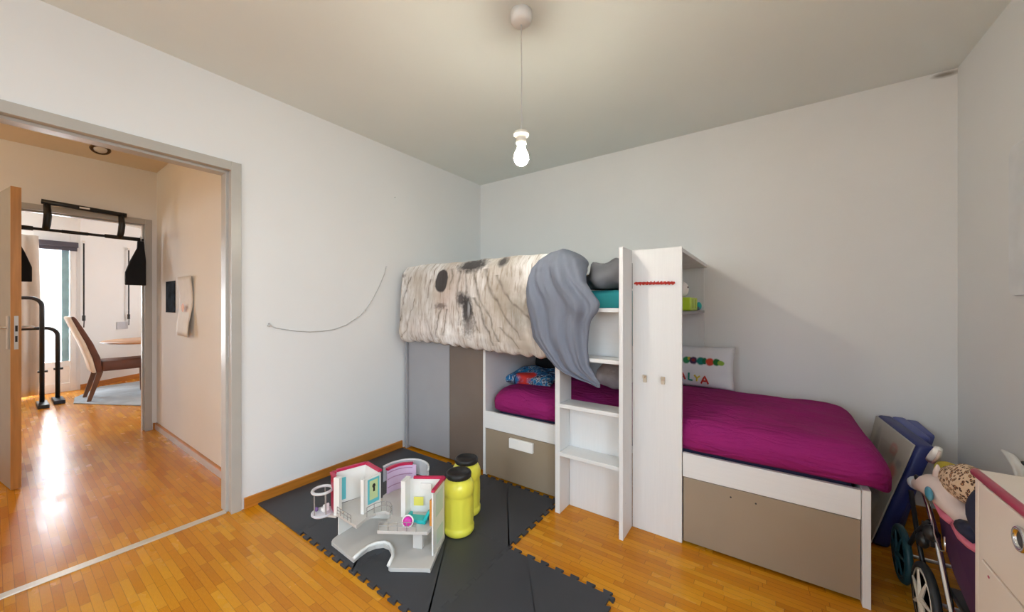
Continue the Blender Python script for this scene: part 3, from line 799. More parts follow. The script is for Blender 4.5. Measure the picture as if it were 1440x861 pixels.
# grey reverse, folded over and hanging by the ladder: rows (z, x left, x right, y front, y back)
LB = [(.786, -.775), (.80, -.80), (.81, -.835), (.835, -.915), (.859, -.985), (.883, -1.03), (.946, -1.088), (1.003, -1.137), (1.055, -1.172), (1.122, -1.182), (1.269, -1.212), (1.402, -1.225), (1.47, -1.215), (1.52, -1.185), (1.56, -1.135), (1.585, -1.085), (1.594, -1.05)]
RB = [(.786, -.760), (.80, -.757), (.812, -.760), (.854, -.785), (.902, -.815), (.993, -.822), (1.084, -.815), (1.144, -.805), (1.163, -.795), (1.204, -.764), (1.244, -.745), (1.27, -.755), (1.328, -.80), (1.381, -.845), (1.442, -.868), (1.507, -.90), (1.55, -.945), (1.58, -.99), (1.594, -1.03)]
YFB = [(.786, 1.925, 1.945), (.84, 1.895, 1.95), (.93, 1.872, 1.955), (1.06, 1.856, 1.948), (1.25, 1.846, 1.945), (1.33, 1.85, 1.95), (1.40, 1.862, 2.02), (1.46, 1.875, 2.12), (1.51, 1.90, 2.22), (1.55, 1.935, 2.26), (1.58, 1.98, 2.24), (1.594, 2.03, 2.17)]
rows = []
for k in range(34):
    z = lerp(.786, 1.594, k / 33)
    rows.append((z, interp(LB, z)[0], interp(RB, z)[0], *interp(YFB, z)))
def smooth_rows(rows, n):
    z0, z1 = rows[0][0], rows[-1][0]; out = []
    for k in range(n + 1):
        t_ = k / n; i = t_ * (len(rows) - 1); a = int(min(i, len(rows) - 2)); f = i - a
        p0 = rows[max(a - 1, 0)]; p1 = rows[a]; p2 = rows[a + 1]; p3 = rows[min(a + 2, len(rows) - 1)]
        out.append([.5 * (2 * b + (c - a_) * f + (2 * a_ - 5 * b + 4 * c - d_) * f * f + (3 * b - a_ - 3 * c + d_) * f ** 3) for a_, b, c, d_ in zip(p0, p1, p2, p3)])
    return out
rs = []
for (z, xl, xr, yf, yb) in smooth_rows(rows, 90):
    ring = []; N = 84; w = xr - xl
    for k in range(N):
        a = 2 * PI * k / N; c, s_ = math.cos(a), math.sin(a)
        u = math.copysign(abs(c) ** .75, c); v = math.copysign(abs(s_) ** .75, s_)
        x = (xl + xr) / 2 + u * w / 2; y = (yf + yb) / 2 + v * (yb - yf) / 2
        if v < .3:
            uu = (u + 1) / 2; fade = min(1, w / .25) * min(1, max(0, (1.60 - z) / .12)) * (1 - u ** 6)
            g_ = uu * 7.0 + .5 * math.sin(z * 5)
            y -= fade * 1.1 * (.012 * math.sin(g_ * 2.6 + 1.2 * math.sin(z * 4 + uu * 3)) + .008 * math.sin(g_ * 6.1 + z * 5) + .020 * noise.noise(Vector((x * 9, z * 3.0, 2))))
            # diagonal pull from the top shoulder down to the right bulge
            dd_ = (x + .93) * .9 + (z - 1.32) * .55
            y -= fade * .018 * math.exp(-(dd_ / .03) ** 2) * max(0, min(1, (z - 1.12) / .1))
        z2 = z + .006 * noise.noise(Vector((x * 12, z * 12, 5)))
        ring.append((x, y, z2))
    rs.append(ring)
MB().rings(rs).build('grey_reverse', greyd_m, dv, smooth=True, label='plain grey reverse side hanging in folds')
m = MB()
m.blob((-.81, 2.28, 1.425), (.21, .21, .105), 40, Matrix.Rotation(-.12, 4, 'Y'), .30, 9, 3)
for v in m.bm.verts:
    v.co.z += .012 * math.sin(v.co.x * 38 + v.co.z * 45) ; v.co.z = max(v.co.z, 1.345)
m.build('rumpled_end', greyr_m, dv, smooth=True, label='rumpled grey end lying on the top bunk')

# ------------------------------------------------------------------ bedding on the lower bunk
RX = lambda a: Matrix.Rotation(a, 4, 'X')
t = thing('pillow', 'white pillow with a coloured caterpillar and letters, standing against the wall', 'pillow', (-.45, 2.93, .66))
def cat_mat():
    m, nt, b = nmat('white_cotton_caterpillar_print'); g = G(nt); o = g.xyz()
    col = g.ramp(g.noise(6), [(.3, (.66, .67, .70)), (.7, (.74, .745, .77))])
    rowz = .187
    for (cx, cz, rx, rz, c) in ((-.033, 0, .024, .024, (.02, .22, .08)), (-.015, .012, .012, .012, (.50, .40, .03)), (.012, 0, .026, .026, (.05, .02, .07)), (.012, .003, .012, .010, (.22, .02, .03)), (.06, 0, .027, .027, (.0, .16, .13)),
                                (.085, .002, .016, .022, (.0, .12, .05)), (.118, -.002, .026, .026, (.55, .05, .02)), (.158, -.001, .022, .024, (.01, .15, .03)), (.185, -.006, .02, .017, (.25, .42, .05))):
        col = g.mix(g.ell(o[0], o[2], cx, rowz + cz, rx, rz, .18, .35, 60), col, c)
    nt.links.new(col, b.inputs['Base Color']); b.inputs['Roughness'].default_value = .85
    nt.links.new(g.bump(g.noise(7, None, 3), .3, .012), b.inputs['Normal'])
    return m
tilt = RX(-.20)
PC = Vector((-.46, 2.955, .800))
o = cushion('cover', cat_mat(), PC, .56, .31, .12, tilt, 2)
for v in o.data.vertices: v.co -= WL[t.name]
o.parent = t
def on_pillow(x, z):
    """point on the front of the pillow for world x, local height z from the pillow centre"""
    u = (x - PC.x) / .28; v = z / .155
    k = (max(0, 1 - u ** 4) * max(0, 1 - v ** 4)) ** .42
    return PC + (tilt @ Vector((x - PC.x, -.06 * k - .005, z)))
def letter(strokes, x0, z0, w, h, mat):
    m = MB()
    for st in strokes:
        pts = []
        for (a, b), (c, d_) in zip(st, st[1:]):
            for q in range(4): pts.append(on_pillow(x0 + w * lerp(a, c, q / 4), z0 + h * lerp(b, d_, q / 4)))
        pts.append(on_pillow(x0 + w * st[-1][0], z0 + h * st[-1][1]))
        m.tube(pts, .0060, 6)
    m.build('letter', mat, t)
SA = [[(0, 0), (.5, 1), (1, 0)], [(.2, .35), (.8, .35)]]
letter(SA, -.528, -.103, .042, .05, red_m)
letter([[(0.1, 1), (.05, .05), (.9, .0)]], -.466, -.105, .03, .052, M('green_paint', (.01, .25, .16), .6))
letter([[(0, 1), (.5, .5), (1, .9)], [(.5, .5), (.45, 0)]], -.428, -.108, .036, .042, M('yellow_paint', (.62, .48, .06), .6))
letter(SA, -.384, -.120, .045, .052, red_m)
o = cushion('pillow', hero_m, (-1.50, 2.46, .684), .42, .28, .105, RX(-1.38) @ Matrix.Rotation(.0, 4, 'Z'), 5, .02)
solo(o, 'small blue, white and red patterned pillow lying on the plum sheet', 'pillow')
o = cushion('pillow', blackf_m, (-1.60, 2.86, .82), .60, .32, .14, RX(-.15), 8, .02)
solo(o, 'black pillow standing at the back of the lower bunk', 'pillow')
m = MB().blob((-.865, 2.48, .765), (.13, .13, .095), 28, None, .16, 14, 2)
o = m.build('plush_cushion', fluff_m, smooth=True)
solo(o, 'round pale grey fluffy cushion behind the ladder', 'cushion')
# blanket hem poking out by the rail
# tower shelf toys
t = thing('toy_box', 'lime green toy box on the tower shelf', 'toy', (-.46, 2.78, 1.208))
MB().box(-.505, -.415, 2.64, 2.93, 1.209, 1.298).build('body', lime_m, t, bevel=.006)
dl_m = M('dark_lime', (.25, .36, .02), .5)
for y in (2.72, 2.84): MB().box(-.4145, -.4125, y, y + .01, 1.225, 1.285).build('slot', dl_m, t)
t = thing('toy_owl', 'small white rounded toy standing on the lime green toy box', 'toy', (-.47, 2.70, 1.299))
MB().blob((-.47, 2.68, 1.352), (.038, .05, .052), 20).build('body', white_m, t, smooth=True)
MB().blob((-.434, 2.665, 1.365), (.004, .006, .007), 8).build('eye', black_m, t)
t = thing('toy_snail', 'tiny teal toy creature beside the lime green toy box', 'toy', (-.42, 3.03, 1.208))
MB().blob((-.42, 3.035, 1.240), (.02, .03, .030), 16).build('shell', tealt_m, t, smooth=True)
MB().blob((-.42, 3.0, 1.221), (.012, .035, .012), 12).build('body', M('grey_blue_toy', (.10, .14, .18), .5), t, smooth=True)

# ------------------------------------------------------------------ play mats
def jig(p, q, straight=False, sign=1):
    p = Vector(p); q = Vector(q)
    if straight: return [p]
    L = (q - p).length; dr_ = (q - p) / L; n_ = Vector((-dr_.y, dr_.x)) * sign
    out = [p]; N = 7; pitch = L / N; dep = .021
    for k in range(N):
        s0 = k * pitch
        a, b = s0 + pitch * .27, s0 + pitch * .73
        out += [p + dr_ * (a + .004), p + dr_ * (a - .004) + n_ * dep, p + dr_ * (b + .004) + n_ * dep, p + dr_ * (b - .004)]
    return out
xsL = [-2.600, -2.085, -1.575, -1.070, -.525]; ysL = [.955, 1.508, 2.050]
tiles = [(0, 1), (1, 1), (2, 1), (0, 0), (1, 0), (2, 0), (3, 0)]
tl = {(0, 1): 'in the wall corner in front of the grey panel', (1, 1): 'behind the toy house, in front of the brown door', (2, 1): 'along the taupe drawer beside the ladder',
      (0, 0): 'beside the doorway under the toy lift', (1, 0): 'under the toy house', (2, 0): 'in front of the yellow jars', (3, 0): 'reaching furthest out onto the parquet'}
def edge(kind, i, j):
    """shared jigsaw line: 'v' line x=xsL[i] from ysL[j] up, 'h' line y=ysL[j] from xsL[i] right"""
    if kind == 'v':
        p, q = (xsL[i], ysL[j]), (xsL[i], ysL[j + 1])
        st = i == 0
    else:
        p, q = (xsL[i], ysL[j]), (xsL[i + 1], ysL[j])
        st = (j == 2 and i == 0) or (j == 0 and i == 0)
    return jig(p, q, st) + [Vector(q)]
for (i, j) in tiles:
    bo = edge('h', i, j); ri = edge('v', i + 1, j); to = edge('h', i, j + 1)[::-1]; le = edge('v', i, j)[::-1]
    poly = bo[:-1] + ri[:-1] + to[:-1] + le[:-1]
    m = MB(); m.prism(poly, 0, 0, rings=[(0, .0005, .0003), (0, .0094, .0003), (0, .0104, .0010)])
    o = m.build('foam_mat', mat_m)
    solo(o, 'charcoal jigsaw foam mat ' + tl[(i, j)], 'play mat', 'jigsaw foam mats on the parquet')
MZ = .0106

# ------------------------------------------------------------------ yellow jars
def jar(loc, label):
    t = thing('storage_jar', label, 'jar', loc, 0, 'yellow screw-top jars')
    lob = lambda a, z: .018 * math.cos(a * 10) if .05 < z < .19 else 0
    MB().lathe([(0, 0), (.070, 0), (.078, .004), (.083, .012), (.084, .035), (.080, .040), (.079, .05), (.080, .08), (.080, .16), (.080, .19), (.079, .205), (.081, .212), (.084, .218), (.084, .245), (.081, .262), (.072, .280), (.062, .290), (.056, .296), (0, .296)], seg=80, lob=lob).build('body', yel_m, t, local=True, smooth=True)
    MB().lathe([(.0, .2965), (.066, .2965), (.068, .300), (.068, .318), (.065, .323), (.052, .324), (.050, .320), (.0, .320)], seg=48, lob=lambda a, z: .012 * math.cos(a * 24) if z < .321 else 0).build('lid', black_m, t, local=True, smooth=True)
    return t
j1 = jar((-1.385, 1.470, MZ), 'yellow plastic jar with a black lid, the nearer of two')
dup(j1, (-1.475, 1.632, MZ), 'yellow plastic jar with a black lid, standing behind the other jar')

# ------------------------------------------------------------------ toy house
th = thing('toy_house', 'two-storey grey and white open toy house with crimson trim on the foam mat', 'toy house', (-1.33, 1.222, MZ), math.atan2(.403, .915))
def hp(name, mb, mat, bevel=.001, **k): return mb.build(name, mat, th, local=True, bevel=bevel, **k)
arc = [(-.168, -.105), (-.180, -.055), (-.205, -.010), (-.240, .024), (-.275, .034), (-.310, .020), (-.338, -.012), (-.350, -.055), (-.356, -.094)]
basep = [(.03, -.083), (.012, -.083), (-.155, -.112)] + arc + [(-.548, -.0), (-.556, .02), (-.54, .20), (-.48, .26), (-.2, .30), (0, .17)]
hp('base_plate', MB().prism(basep, .001, .020), plast_m)
hp('pool_rim', MB().tube([(x + .0, y + .012 if 0 < i < 8 else y, .024) for i, (x, y) in enumerate(arc)], .0085, 8), plastw_m, 0, smooth=True)
def wall_seg(p, q, z0, z1, th_=.008):
    p = Vector(p); q = Vector(q); d_ = (q - p).normalized(); n_ = Vector((-d_.y, d_.x)) * th_ / 2
    return [p + n_, q + n_, q - n_, p - n_], z0, z1
def wl(mb, p, q, z0, z1, th_=.008):
    a, b, c = wall_seg(p, q, z0, z1, th_); mb.prism([tuple(k) for k in a], b, c); return mb
# upper floor
up = [(-.556, .040), (-.372, -.048), (-.366, .02), (-.342, .075), (-.305, .098), (-.268, .088), (-.250, .04), (-.252, -.062), (-.01, -.026), (0, .148), (-.19, .128), (-.13, .235), (-.185, .318), (-.30, .385), (-.385, .35), (-.40, .24), (-.37, .17), (-.495, .235), (-.59, .10)]
hp('upper_floor', MB().prism(up, .135, .150), plast_m)
# lower walls and pillars
m = MB(); wl(m, (-.548, .055), (-.50, .215), .021, .134); wl(m, (-.50, .222), (-.22, .27), .021, .134); wl(m, (-.215, .27), (-.01, .16), .021, .134)
hp('lower_wall', m, plastw_m)
hp('pillar', MB().box(-.115, -.065, .035, .055, .021, .134), plast_m)
# right side wall full height with window, back of right room
m = MB(); wl(m, (.004, .0), (.002, .150), .021, .325); hp('right_wall', m, plastw_m)
pg_m = M('pale_green_sticker', (.60, .72, .62), .4)
hp('wall_decal', MB().box(.0085, .0095, .03, .12, .19, .30), pg_m, 0); hp('wall_decal', MB().box(.0085, .0095, .04, .12, .05, .12), pg_m, 0)
m = MB(); wl(m, (-.188, .118), (-.003, .150), .151, .325); hp('back_wall', m, plastw_m)
m = MB().box(-.195, -.170, .062, .122, .151, .335); hp('post', m, plastw_m)
hp('wall_decal', MB().box(-.145, -.095, .1125, .1135, .19, .235, RZ(.165) @ T(.018, .02, 0)), ysti_m, 0)
m = MB(); wl(m, (-.152, .121), (.004, .150), .326, .337, .018); wl(m, (.004, .150), (.006, .0), .326, .337, .018); hp('roof_trim', m, pinkt_m)
hp('inner_door', MB().box(-.020, -.006, .02, .05, .151, .275), oran_m)
hp('window_niche', MB().box(-.115, -.055, .118, .126, .275, .305), plastw_m)
# left room
m = MB(); wl(m, (-.600, .105), (-.500, .225), .151, .325); wl(m, (-.500, .225), (-.372, .155), .151, .325); hp('left_room_wall', m, plastw_m)
m = MB().box(-.562, -.530, .035, .058, .130, .330, RZ(0)); hp('post', m, plastw_m)
m = MB(); wl(m, (-.622, .098), (-.566, .046), .14, .315); hp('side_wall', m, pinkt_m)
m = MB(); wl(m, (-.560, .045), (-.622, .100), .318, .330, .02); wl(m, (-.622, .100), (-.600, .112), .318, .330, .02); wl(m, (-.600, .110), (-.500, .232), .326, .338, .02); wl(m, (-.500, .232), (-.366, .155), .326, .338, .02); hp('roof_trim', m, pinkt_m)
hp('wall_decal', MB().box(-.0, .035, -.0055, -.0045, .17, .29, T(-.588, .112, 0) @ RZ(.88)), tealp_m, 0)
# divider with turquoise panel
m = MB(); wl(m, (-.402, .055), (-.362, .150), .151, .325); hp('divider', m, plastw_m)
m = MB().box(-.412, -.394, .045, .060, .151, .330); hp('post', m, plastw_m)
dvd = T(-.402, .055, 0) @ RZ(math.atan2(.095, .040))
hp('picture_panel', MB().box(.022, .092, -.0060, -.0045, .185, .315, dvd), tealp_m, 0)
hp('picture_inset', MB().box(.032, .082, -.0068, -.0061, .205, .305, dvd), M('pale_green_yellow_print', (.55, .68, .35), .4), 0)
_fig = hp('picture_figure', MB().blob((0, 0, 0), (.010, .001, .012), 10, None).prism([(-.004, -.03), (.006, -.03), (.006, -.01), (-.004, -.01)], -.001, .001, Matrix.Rotation(PI / 2, 4, 'X')), black_m, 0)
_fig.matrix_local = dvd @ T(.057, -.0075, .275)
# curved glass wall at the back
def arcpts(z, n=14, k=1.0):
    c = (-.275, .232)
    return [(c[0] + .112 * k * math.cos(a), c[1] + .13 * k * math.sin(a), z) for a in [lerp(2.95, .25, i / n) for i in range(n + 1)]]
m = MB(); ap = arcpts(.151)
for p, q_ in zip(ap[:9], ap[1:9]): wl(m, p[:2], q_[:2], .151, .285, .006)
hp('curved_wall', m, lav_m, 0)
ap2 = arcpts(.151, 14, .955); m = None
for z0_ in (.185, .232, .268):
    m = MB()
    for p, q_ in zip(ap2[:8], ap2[1:8]): wl(m, p[:2], q_[:2], z0_, z0_ + .004, .003)
    hp('window_line', m, lavd_m, 0)
m = MB()
for p, q_ in zip(ap[:8], ap[1:8]): wl(m, p[:2], q_[:2], .286, .298, .018)
hp('roof_trim', m, pinkt_m, 0)
ap = arcpts(.26, 20, 1.24); m = MB()
for p, q_ in zip(ap, ap[1:]): wl(m, p[:2], q_[:2], .215, .300, .003)
hp('balcony_screen', m, clear_m, 0)
hp('balcony_rim', MB().tube([(p[0], p[1], .303) for p in ap], .0055, 8), M('frosted_plastic', (.62, .63, .64), .3), 0, smooth=True)
# railings
def railing(pts, z0, h, posts=True):
    m = MB()
    for zz in (h, h * .55): m.tube([(x, y, z0 + zz) for x, y in pts], .0016, 6)
    for x, y in pts: m.tube([(x, y, z0), (x, y, z0 + h)], .0016, 6)
    return m
hp('railing', railing([(-.535, .027), (-.505, .012), (-.475, -.002), (-.445, -.016), (-.415, -.030)], .15, .036), wire_m, 0)
hp('railing', railing([(-.366, .03), (-.350, .07), (-.325, .098), (-.300, .106), (-.275, .099), (-.252, .075), (-.243, .04)], .15, .048), wire_m, 0)
hp('railing', railing([(-.245, -.058), (-.20, -.052), (-.155, -.046), (-.11, -.040), (-.065, -.034)], .15, .042), wire_m, 0)
# lift tower
m = MB().lathe([(0, .126), (.050, .126), (.054, .130), (.054, .138), (.048, .140), (0, .140)], (-.640, .050, 0), 28)
hp('lift_floor', m, M('frosted_plastic_floor', (.58, .57, .60), .3), 0, smooth=True)
hp('lift_support', MB().box(-.625, -.545, .03, .075, .124, .1345), plast_m, 0)
hp('lift_rim', MB().tube([(-.640 + .048 * math.cos(a), .050 + .048 * math.sin(a), .252) for a in [k * 2 * PI / 28 for k in range(28)]], .0075, 8, closed=True), M('frosted_plastic_rim', (.60, .60, .60), .3), 0, smooth=True)
for k in range(5):
    a = .7 + k * 2 * PI / 5
    hp('lift_post', MB().tube([(-.640 + .047 * math.cos(a), .050 + .047 * math.sin(a), .138), (-.640 + .047 * math.cos(a), .050 + .047 * math.sin(a), .248)], .0030, 8), wire_m, 0)
# small toys in the house
hc, hs = math.cos(th.rotation_euler.z), math.sin(th.rotation_euler.z)
def hw(x, y, z): return (-1.33 + x * hc - y * hs, 1.222 + x * hs + y * hc, MZ + z)
t = thing('toy_slide', 'teal toy lounge chair on the upper floor of the toy house', 'toy', hw(-.09, .05, .1505), th.rotation_euler.z)
MB().box(-.055, .045, -.025, .025, .0, .018).box(-.06, -.045, -.028, .028, .0, .03).build('seat', tealt_m, t, local=True, bevel=.003)
MB().hexa([(.030, -.025, .018), (.048, -.025, .018), (.048, .025, .018), (.030, .025, .018)], [(.058, -.025, .070), (.072, -.025, .066), (.072, .025, .066), (.058, .025, .070)]).build('backrest', tealt_m, t, local=True, bevel=.003)
t = thing('toy_beach_ball', 'magenta and white toy wheel beside the teal toy lounge chair', 'toy', hw(-.125, .0, .1505))
MB().lathe([(0, -.012), (.018, -.012), (.022, -.006), (.022, .006), (.018, .012), (0, .012)], (0, 0, .0225), 24, RZ(.6) @ Matrix.Rotation(1.25, 4, 'X')).build('disc', mag_m, t, local=True, smooth=True)
MB().tube([Vector((0, 0, .0235)) + (RZ(.6) @ Matrix.Rotation(1.25, 4, 'X') @ Vector((.026 * math.cos(a), .026 * math.sin(a), 0))) for a in [k * PI / 12 for k in range(24)]], .0035, 6, closed=True).build('rim', white_m, t, local=True, smooth=True)
t = thing('toy_armchair', 'white toy armchair on the round lift floor of the toy house', 'toy', hw(-.628, .055, .1405))
MB().box(-.018, .016, -.016, .016, 0, .018).box(.004, .016, -.016, .016, .018, .040).build('seat', white_m, t, local=True, bevel=.004)
t = thing('toy_figure', 'tiny purple toy on the round lift floor of the toy house', 'toy', hw(-.668, .040, .1405))
MB().blob((0, 0, .012), (.011, .009, .012), 10).build('body', M('purple_toy_plastic', (.16, .08, .25), .4), t, local=True, smooth=True)

# ------------------------------------------------------------------ cord on the left wall
pts = [(.0, 1.018, 1.119), (.0, 1.06, 1.098), (0, 1.115, 1.085), (0, 1.19, 1.070), (0, 1.275, 1.060), (0, 1.365, 1.060), (0, 1.453, 1.069), (0, 1.54, 1.095), (0, 1.624, 1.143), (0, 1.67, 1.175), (0, 1.703, 1.209), (0, 1.745, 1.26), (0, 1.78, 1.312), (0, 1.83, 1.40), (0, 1.88, 1.504), (0, 1.895, 1.56)]
t = thing('wall_string', 'thin white cord drooping between two nails on the left wall', 'cord', (XL + .006, 1.45, 1.06))
MB().tube([(XL + .006, y, z) for _, y, z in pts], .0035, 6).build('string', cord_m, t, smooth=True)
MB().blob((XL + .008, 1.703, 1.209), (.005, .008, .010), 8).blob((XL + .008, 1.022, 1.114), (.006, .014, .008), 8).build('knot', cord_m, t)
for (y, z) in ((1.018, 1.125), (1.895, 1.565)):
    o = MB().tube([(XL, y, z), (XL + .016, y, z + .004)], .002, 6).lathe([(0, 0), (.0045, 0), (.0045, .0015), (0, .002)], (XL + .016, y, z + .004), 10, Matrix.Rotation(PI / 2, 4, 'Y')).build('nail', metal_m)
    solo(o, 'nail holding the lower end of the white cord' if y < 1.5 else 'nail holding the upper end of the white cord', 'nail')
o = MB().tube([(XL, 1.985, 2.17), (XL + .014, 1.985, 2.174)], .003, 6).build('nail', metal_m)
solo(o, 'lone nail high on the left wall above the white cord', 'nail')

# ------------------------------------------------------------------ board on the right wall
def rrect(y0, y1, z0, z1, r, n=5):
    out = []
    for cy_, cz_, a0 in ((y1 - r, z1 - r, 0), (y0 + r, z1 - r, PI / 2), (y0 + r, z0 + r, PI), (y1 - r, z0 + r, PI * 1.5)):
        for k in range(n + 1): a = a0 + k / n * PI / 2; out.append((cy_ + r * math.cos(a), cz_ + r * math.sin(a)))
    return out
cyc = Matrix(((0, 0, 1, 0), (1, 0, 0, 0), (0, 1, 0, 0), (0, 0, 0, 1)))   # (a,b,c) -> x=c, y=a, z=b
o = MB().prism(rrect(1.75, 2.555, 1.285, 1.93, .04), XR - .016, XR - .0005, cyc).build('wall_board', M('white_board', (.76, .78, .80), .35), bevel=.003)
solo(o, 'plain white rounded board on the right wall', 'board')

# ------------------------------------------------------------------ dresser (foreground right)
DX, DY1, DY0, DH = .49, 1.640, .86, .765
t = thing('dresser', 'cream chest of drawers with a pink top edge in the near right corner', 'dresser', (.68, 1.25, 0))
B(DX + .016, XR - .018, DY0 + .02, DY1 - .020, .04, DH - .022).build('carcass', dress_m, t)
B(DX + .004, XR - .018, DY1 - .0195, DY1, 0, DH - .022).build('side_panel', dress_m, t, bevel=.002)
B(DX + .004, XR - .018, DY0, DY0 + .0195, 0, DH - .022).build('side_panel', dress_m, t, bevel=.002)
tp = B(DX + .012, XR - .018, DY0 - .01, DY1 + .006, DH - .0215, DH).build('top', dress_m, t, bevel=.002)
MB().tube([(DX + .008, DY0 - .012, DH - .0105), (DX + .008, DY1 + .008, DH - .0105)], .0115, 12).build('edge_trim', pinkw_m, tp, label='pink rounded front edge', smooth=True)
for (z0, z1) in ((.537, .742), (.300, .530), (.05, .293)):
    dz = B(DX - .0, DX + .0155, DY0 + .024, DY1 - .048, z0, z1).build('drawer', dress_m, t, bevel=.003)
    zc = (z0 + z1) / 2 + .052; 
    for yc in (1.385, 1.05):
        R = Matrix.Rotation(-PI / 2, 4, 'Y')
        h_ = MB().lathe([(.018, 0), (.029, 0), (.030, .004), (.027, .008), (.022, .008), (.019, .004), (.018, 0)], (DX - .0005, yc, zc if z1 > .7 else (z0 + z1) / 2 + .03), 30, R).build('pull_ring', chrome_m, dz, smooth=True)
        MB().lathe([(0, .0002), (.0178, .0002), (.0178, .003), (0, .003)], (DX - .0005, yc, zc if z1 > .7 else (z0 + z1) / 2 + .03), 24, R).build('pull_recess', black_m, dz)
B(DX + .0045, DX + .0155, DY1 - .046, DY1 - .0205, 0.0, .742).build('front_stile', dress_m, t)
MB().blob((DX - .001, 1.545, .508), (.001, .006, .004), 8).build('paint_mark', pinkw_m, t, label='small pink paint mark')

# ------------------------------------------------------------------ folded blue play mattress leaning behind the bed
t = thing('folding_play_mattress', 'folded blue play mattress with a pale printed side leaning in the far corner', 'play mattress', (.56, 2.85, 0))
def slab(y0, y1, x0, thick, zt, mat, name, par=t, shear_top=.165, tw=.07, **k):
    """leaning slab: x grows with height; back end shifted to -x"""
    def P(x, y, z): return (x + (z / .56) * shear_top - (y - 2.62) / .46 * tw * (z / .56), y, z)
    lo = [P(x0, y0, .004), P(x0 + thick, y0, .004), P(x0 + thick, y1, .004), P(x0, y1, .004)]
    mi = [P(x0, y0, .28), P(x0 + thick, y0, .28), P(x0 + thick, y1, .28), P(x0, y1, .28)]
    hi = [P(x0, y0, zt), P(x0 + thick, y0, zt), P(x0 + thick, y1, zt + .03), P(x0, y1, zt + .03)]
    return MB().rings([lo, mi, hi]).build(name, mat, par, bevel=.012, smooth=True, **k)
p1 = slab(2.62, 3.075, .446, .060, .555, blue_m, 'foam_panel')
def pf_mat():
    m, nt, b = nmat('pale_vinyl_print'); g = G(nt); o = g.xyz()
    col = g.ramp(g.noise(3), [(.3, (.42, .40, .36)), (.7, (.50, .475, .43))])
    for (cy_, cz_, ry, rz_, c) in ((-.06, .47, .035, .028, (.50, .16, .13)), (-.06, .47, .02, .015, (.46, .40, .36)), (-.12, .37, .05, .035, (.55, .12, .10)), (.14, .42, .03, .09, (.20, .19, .20)), (-.16, .42, .03, .02, (.25, .25, .27)), (-.02, .22, .06, .05, (.22, .2, .3))):
        col = g.mix(g.m('MULTIPLY', g.ell(o[1], o[2], cy_, cz_, ry, rz_, .4, 1., 30), .7), col, c)
    nt.links.new(col, b.inputs['Base Color']); b.inputs['Roughness'].default_value = .5
    return m
slab(2.632, 3.07, .436, .009, .548, pf_mat(), 'printed_face', p1, label='pale printed vinyl face')
slab(2.80, 3.085, .509, .055, .555, bluel_m, 'foam_panel')
slab(2.90, 3.095, .567, .055, .545, bluel_m, 'foam_panel')
slab(2.86, 3.09, .5645, .003, .530, white_m, 'seam')

# ------------------------------------------------------------------ doll stroller
st = thing('doll_stroller', 'purple and pink doll stroller with spoked wheels between bed and dresser', 'stroller', (.65, 2.1, 0))
def sp(name, mb, mat, **k): return mb.build(name, mat, st, **k)
RYX = Matrix.Rotation(PI / 2, 4, 'Y')
def wheel(x, y, r, spoke=True):
    tr = MB().tube([(x, y + (r - .013) * math.cos(a), r + (r - .013) * math.sin(a)) for a in [k * 2 * PI / 36 for k in range(36)]], .0135, 10, closed=True)
    w = sp('wheel', tr, tyre_m if spoke else teald_m, smooth=True)
    MB().lathe([(r - .034, -.012), (r - .025, -.012), (r - .025, .012), (r - .034, .012), (r - .034, -.012)], (x, y, r), 36, RYX).build('rim', rim_m if spoke else teald_m, w, smooth=True)
    m = MB()
    for k in range(7):
        a = k * 2 * PI / 7 + .3
        m.tube([(x - .012, y, r), (x - .010, y + (r - .03) * math.cos(a), r + (r - .03) * math.sin(a))], [.013, .0065], 6)
    m.lathe([(0, -.016), (.018, -.016), (.018, .016), (0, .016)], (x, y, r), 16, RYX)
    if not spoke: m.lathe([(0, -.004), (r - .03, -.004), (r - .03, .004), (0, .004)], (x, y, r), 28, RYX)
    m.build('spokes', rim_m if spoke else teald_m, w)
wheel(.49, 2.02, .13); wheel(.80, 2.02, .13); wheel(.497, 2.36, .122, False); wheel(.80, 2.36, .122, False)
sp('axle', MB().tube([(.49, 2.02, .13), (.80, 2.02, .13)], .008), metal_m)
sp('axle', MB().tube([(.497, 2.36, .122), (.80, 2.36, .122)], .008), metal_m)
for x in (.515, .775):
    sp('side_tube', MB().tube([(x, 2.17, .505), (x, 2.10, .46), (x, 2.02, .385), (x, 1.98, .33), (x, 1.86, .17), (x, 1.78, .06)], .009, 10), chrome_m, smooth=True)
    sp('cross_tube', MB().tube([(x - .01, 2.36, .122), (x - .01, 2.2, .30), (x - .01, 2.05, .42)], .008, 8), blackm_m, smooth=True)
    sp('cross_tube', MB().tube([(x - .012, 2.02, .13), (x - .012, 2.16, .28), (x - .012, 2.26, .45)], .008, 8), blackm_m, smooth=True)
sp('hinge', MB().box(.500, .53, 2.03, 2.12, .33, .39).blob((.50, 2.02, .39), (.02, .03, .03), 12).blob((.50, 2.10, .32), (.02, .03, .03), 12), black_m, bevel=.004, smooth=True)
sp('wire_catch', MB().tube([(.507, 2.02, .44), (.503, 1.99, .40), (.503, 1.93, .372), (.503, 1.885, .395), (.503, 1.895, .44)], .0035, 6), chrome_m, smooth=True)
seat_prof = [(2.12, .535), (2.02, .49), (1.93, .485), (1.83, .50), (1.72, .53), (1.68, .50), (1.69, .26), (1.82, .245), (1.94, .29), (2.05, .37)]
sp('seat', MB().prism(seat_prof, .535, .76, cyc), purp_m, bevel=.012, smooth=True)
sp('seat_piping', MB().tube([(.532, 2.125, .54), (.528, 2.06, .502), (.528, 1.99, .478), (.530, 1.93, .486)], .015, 8), pink_m, smooth=True)
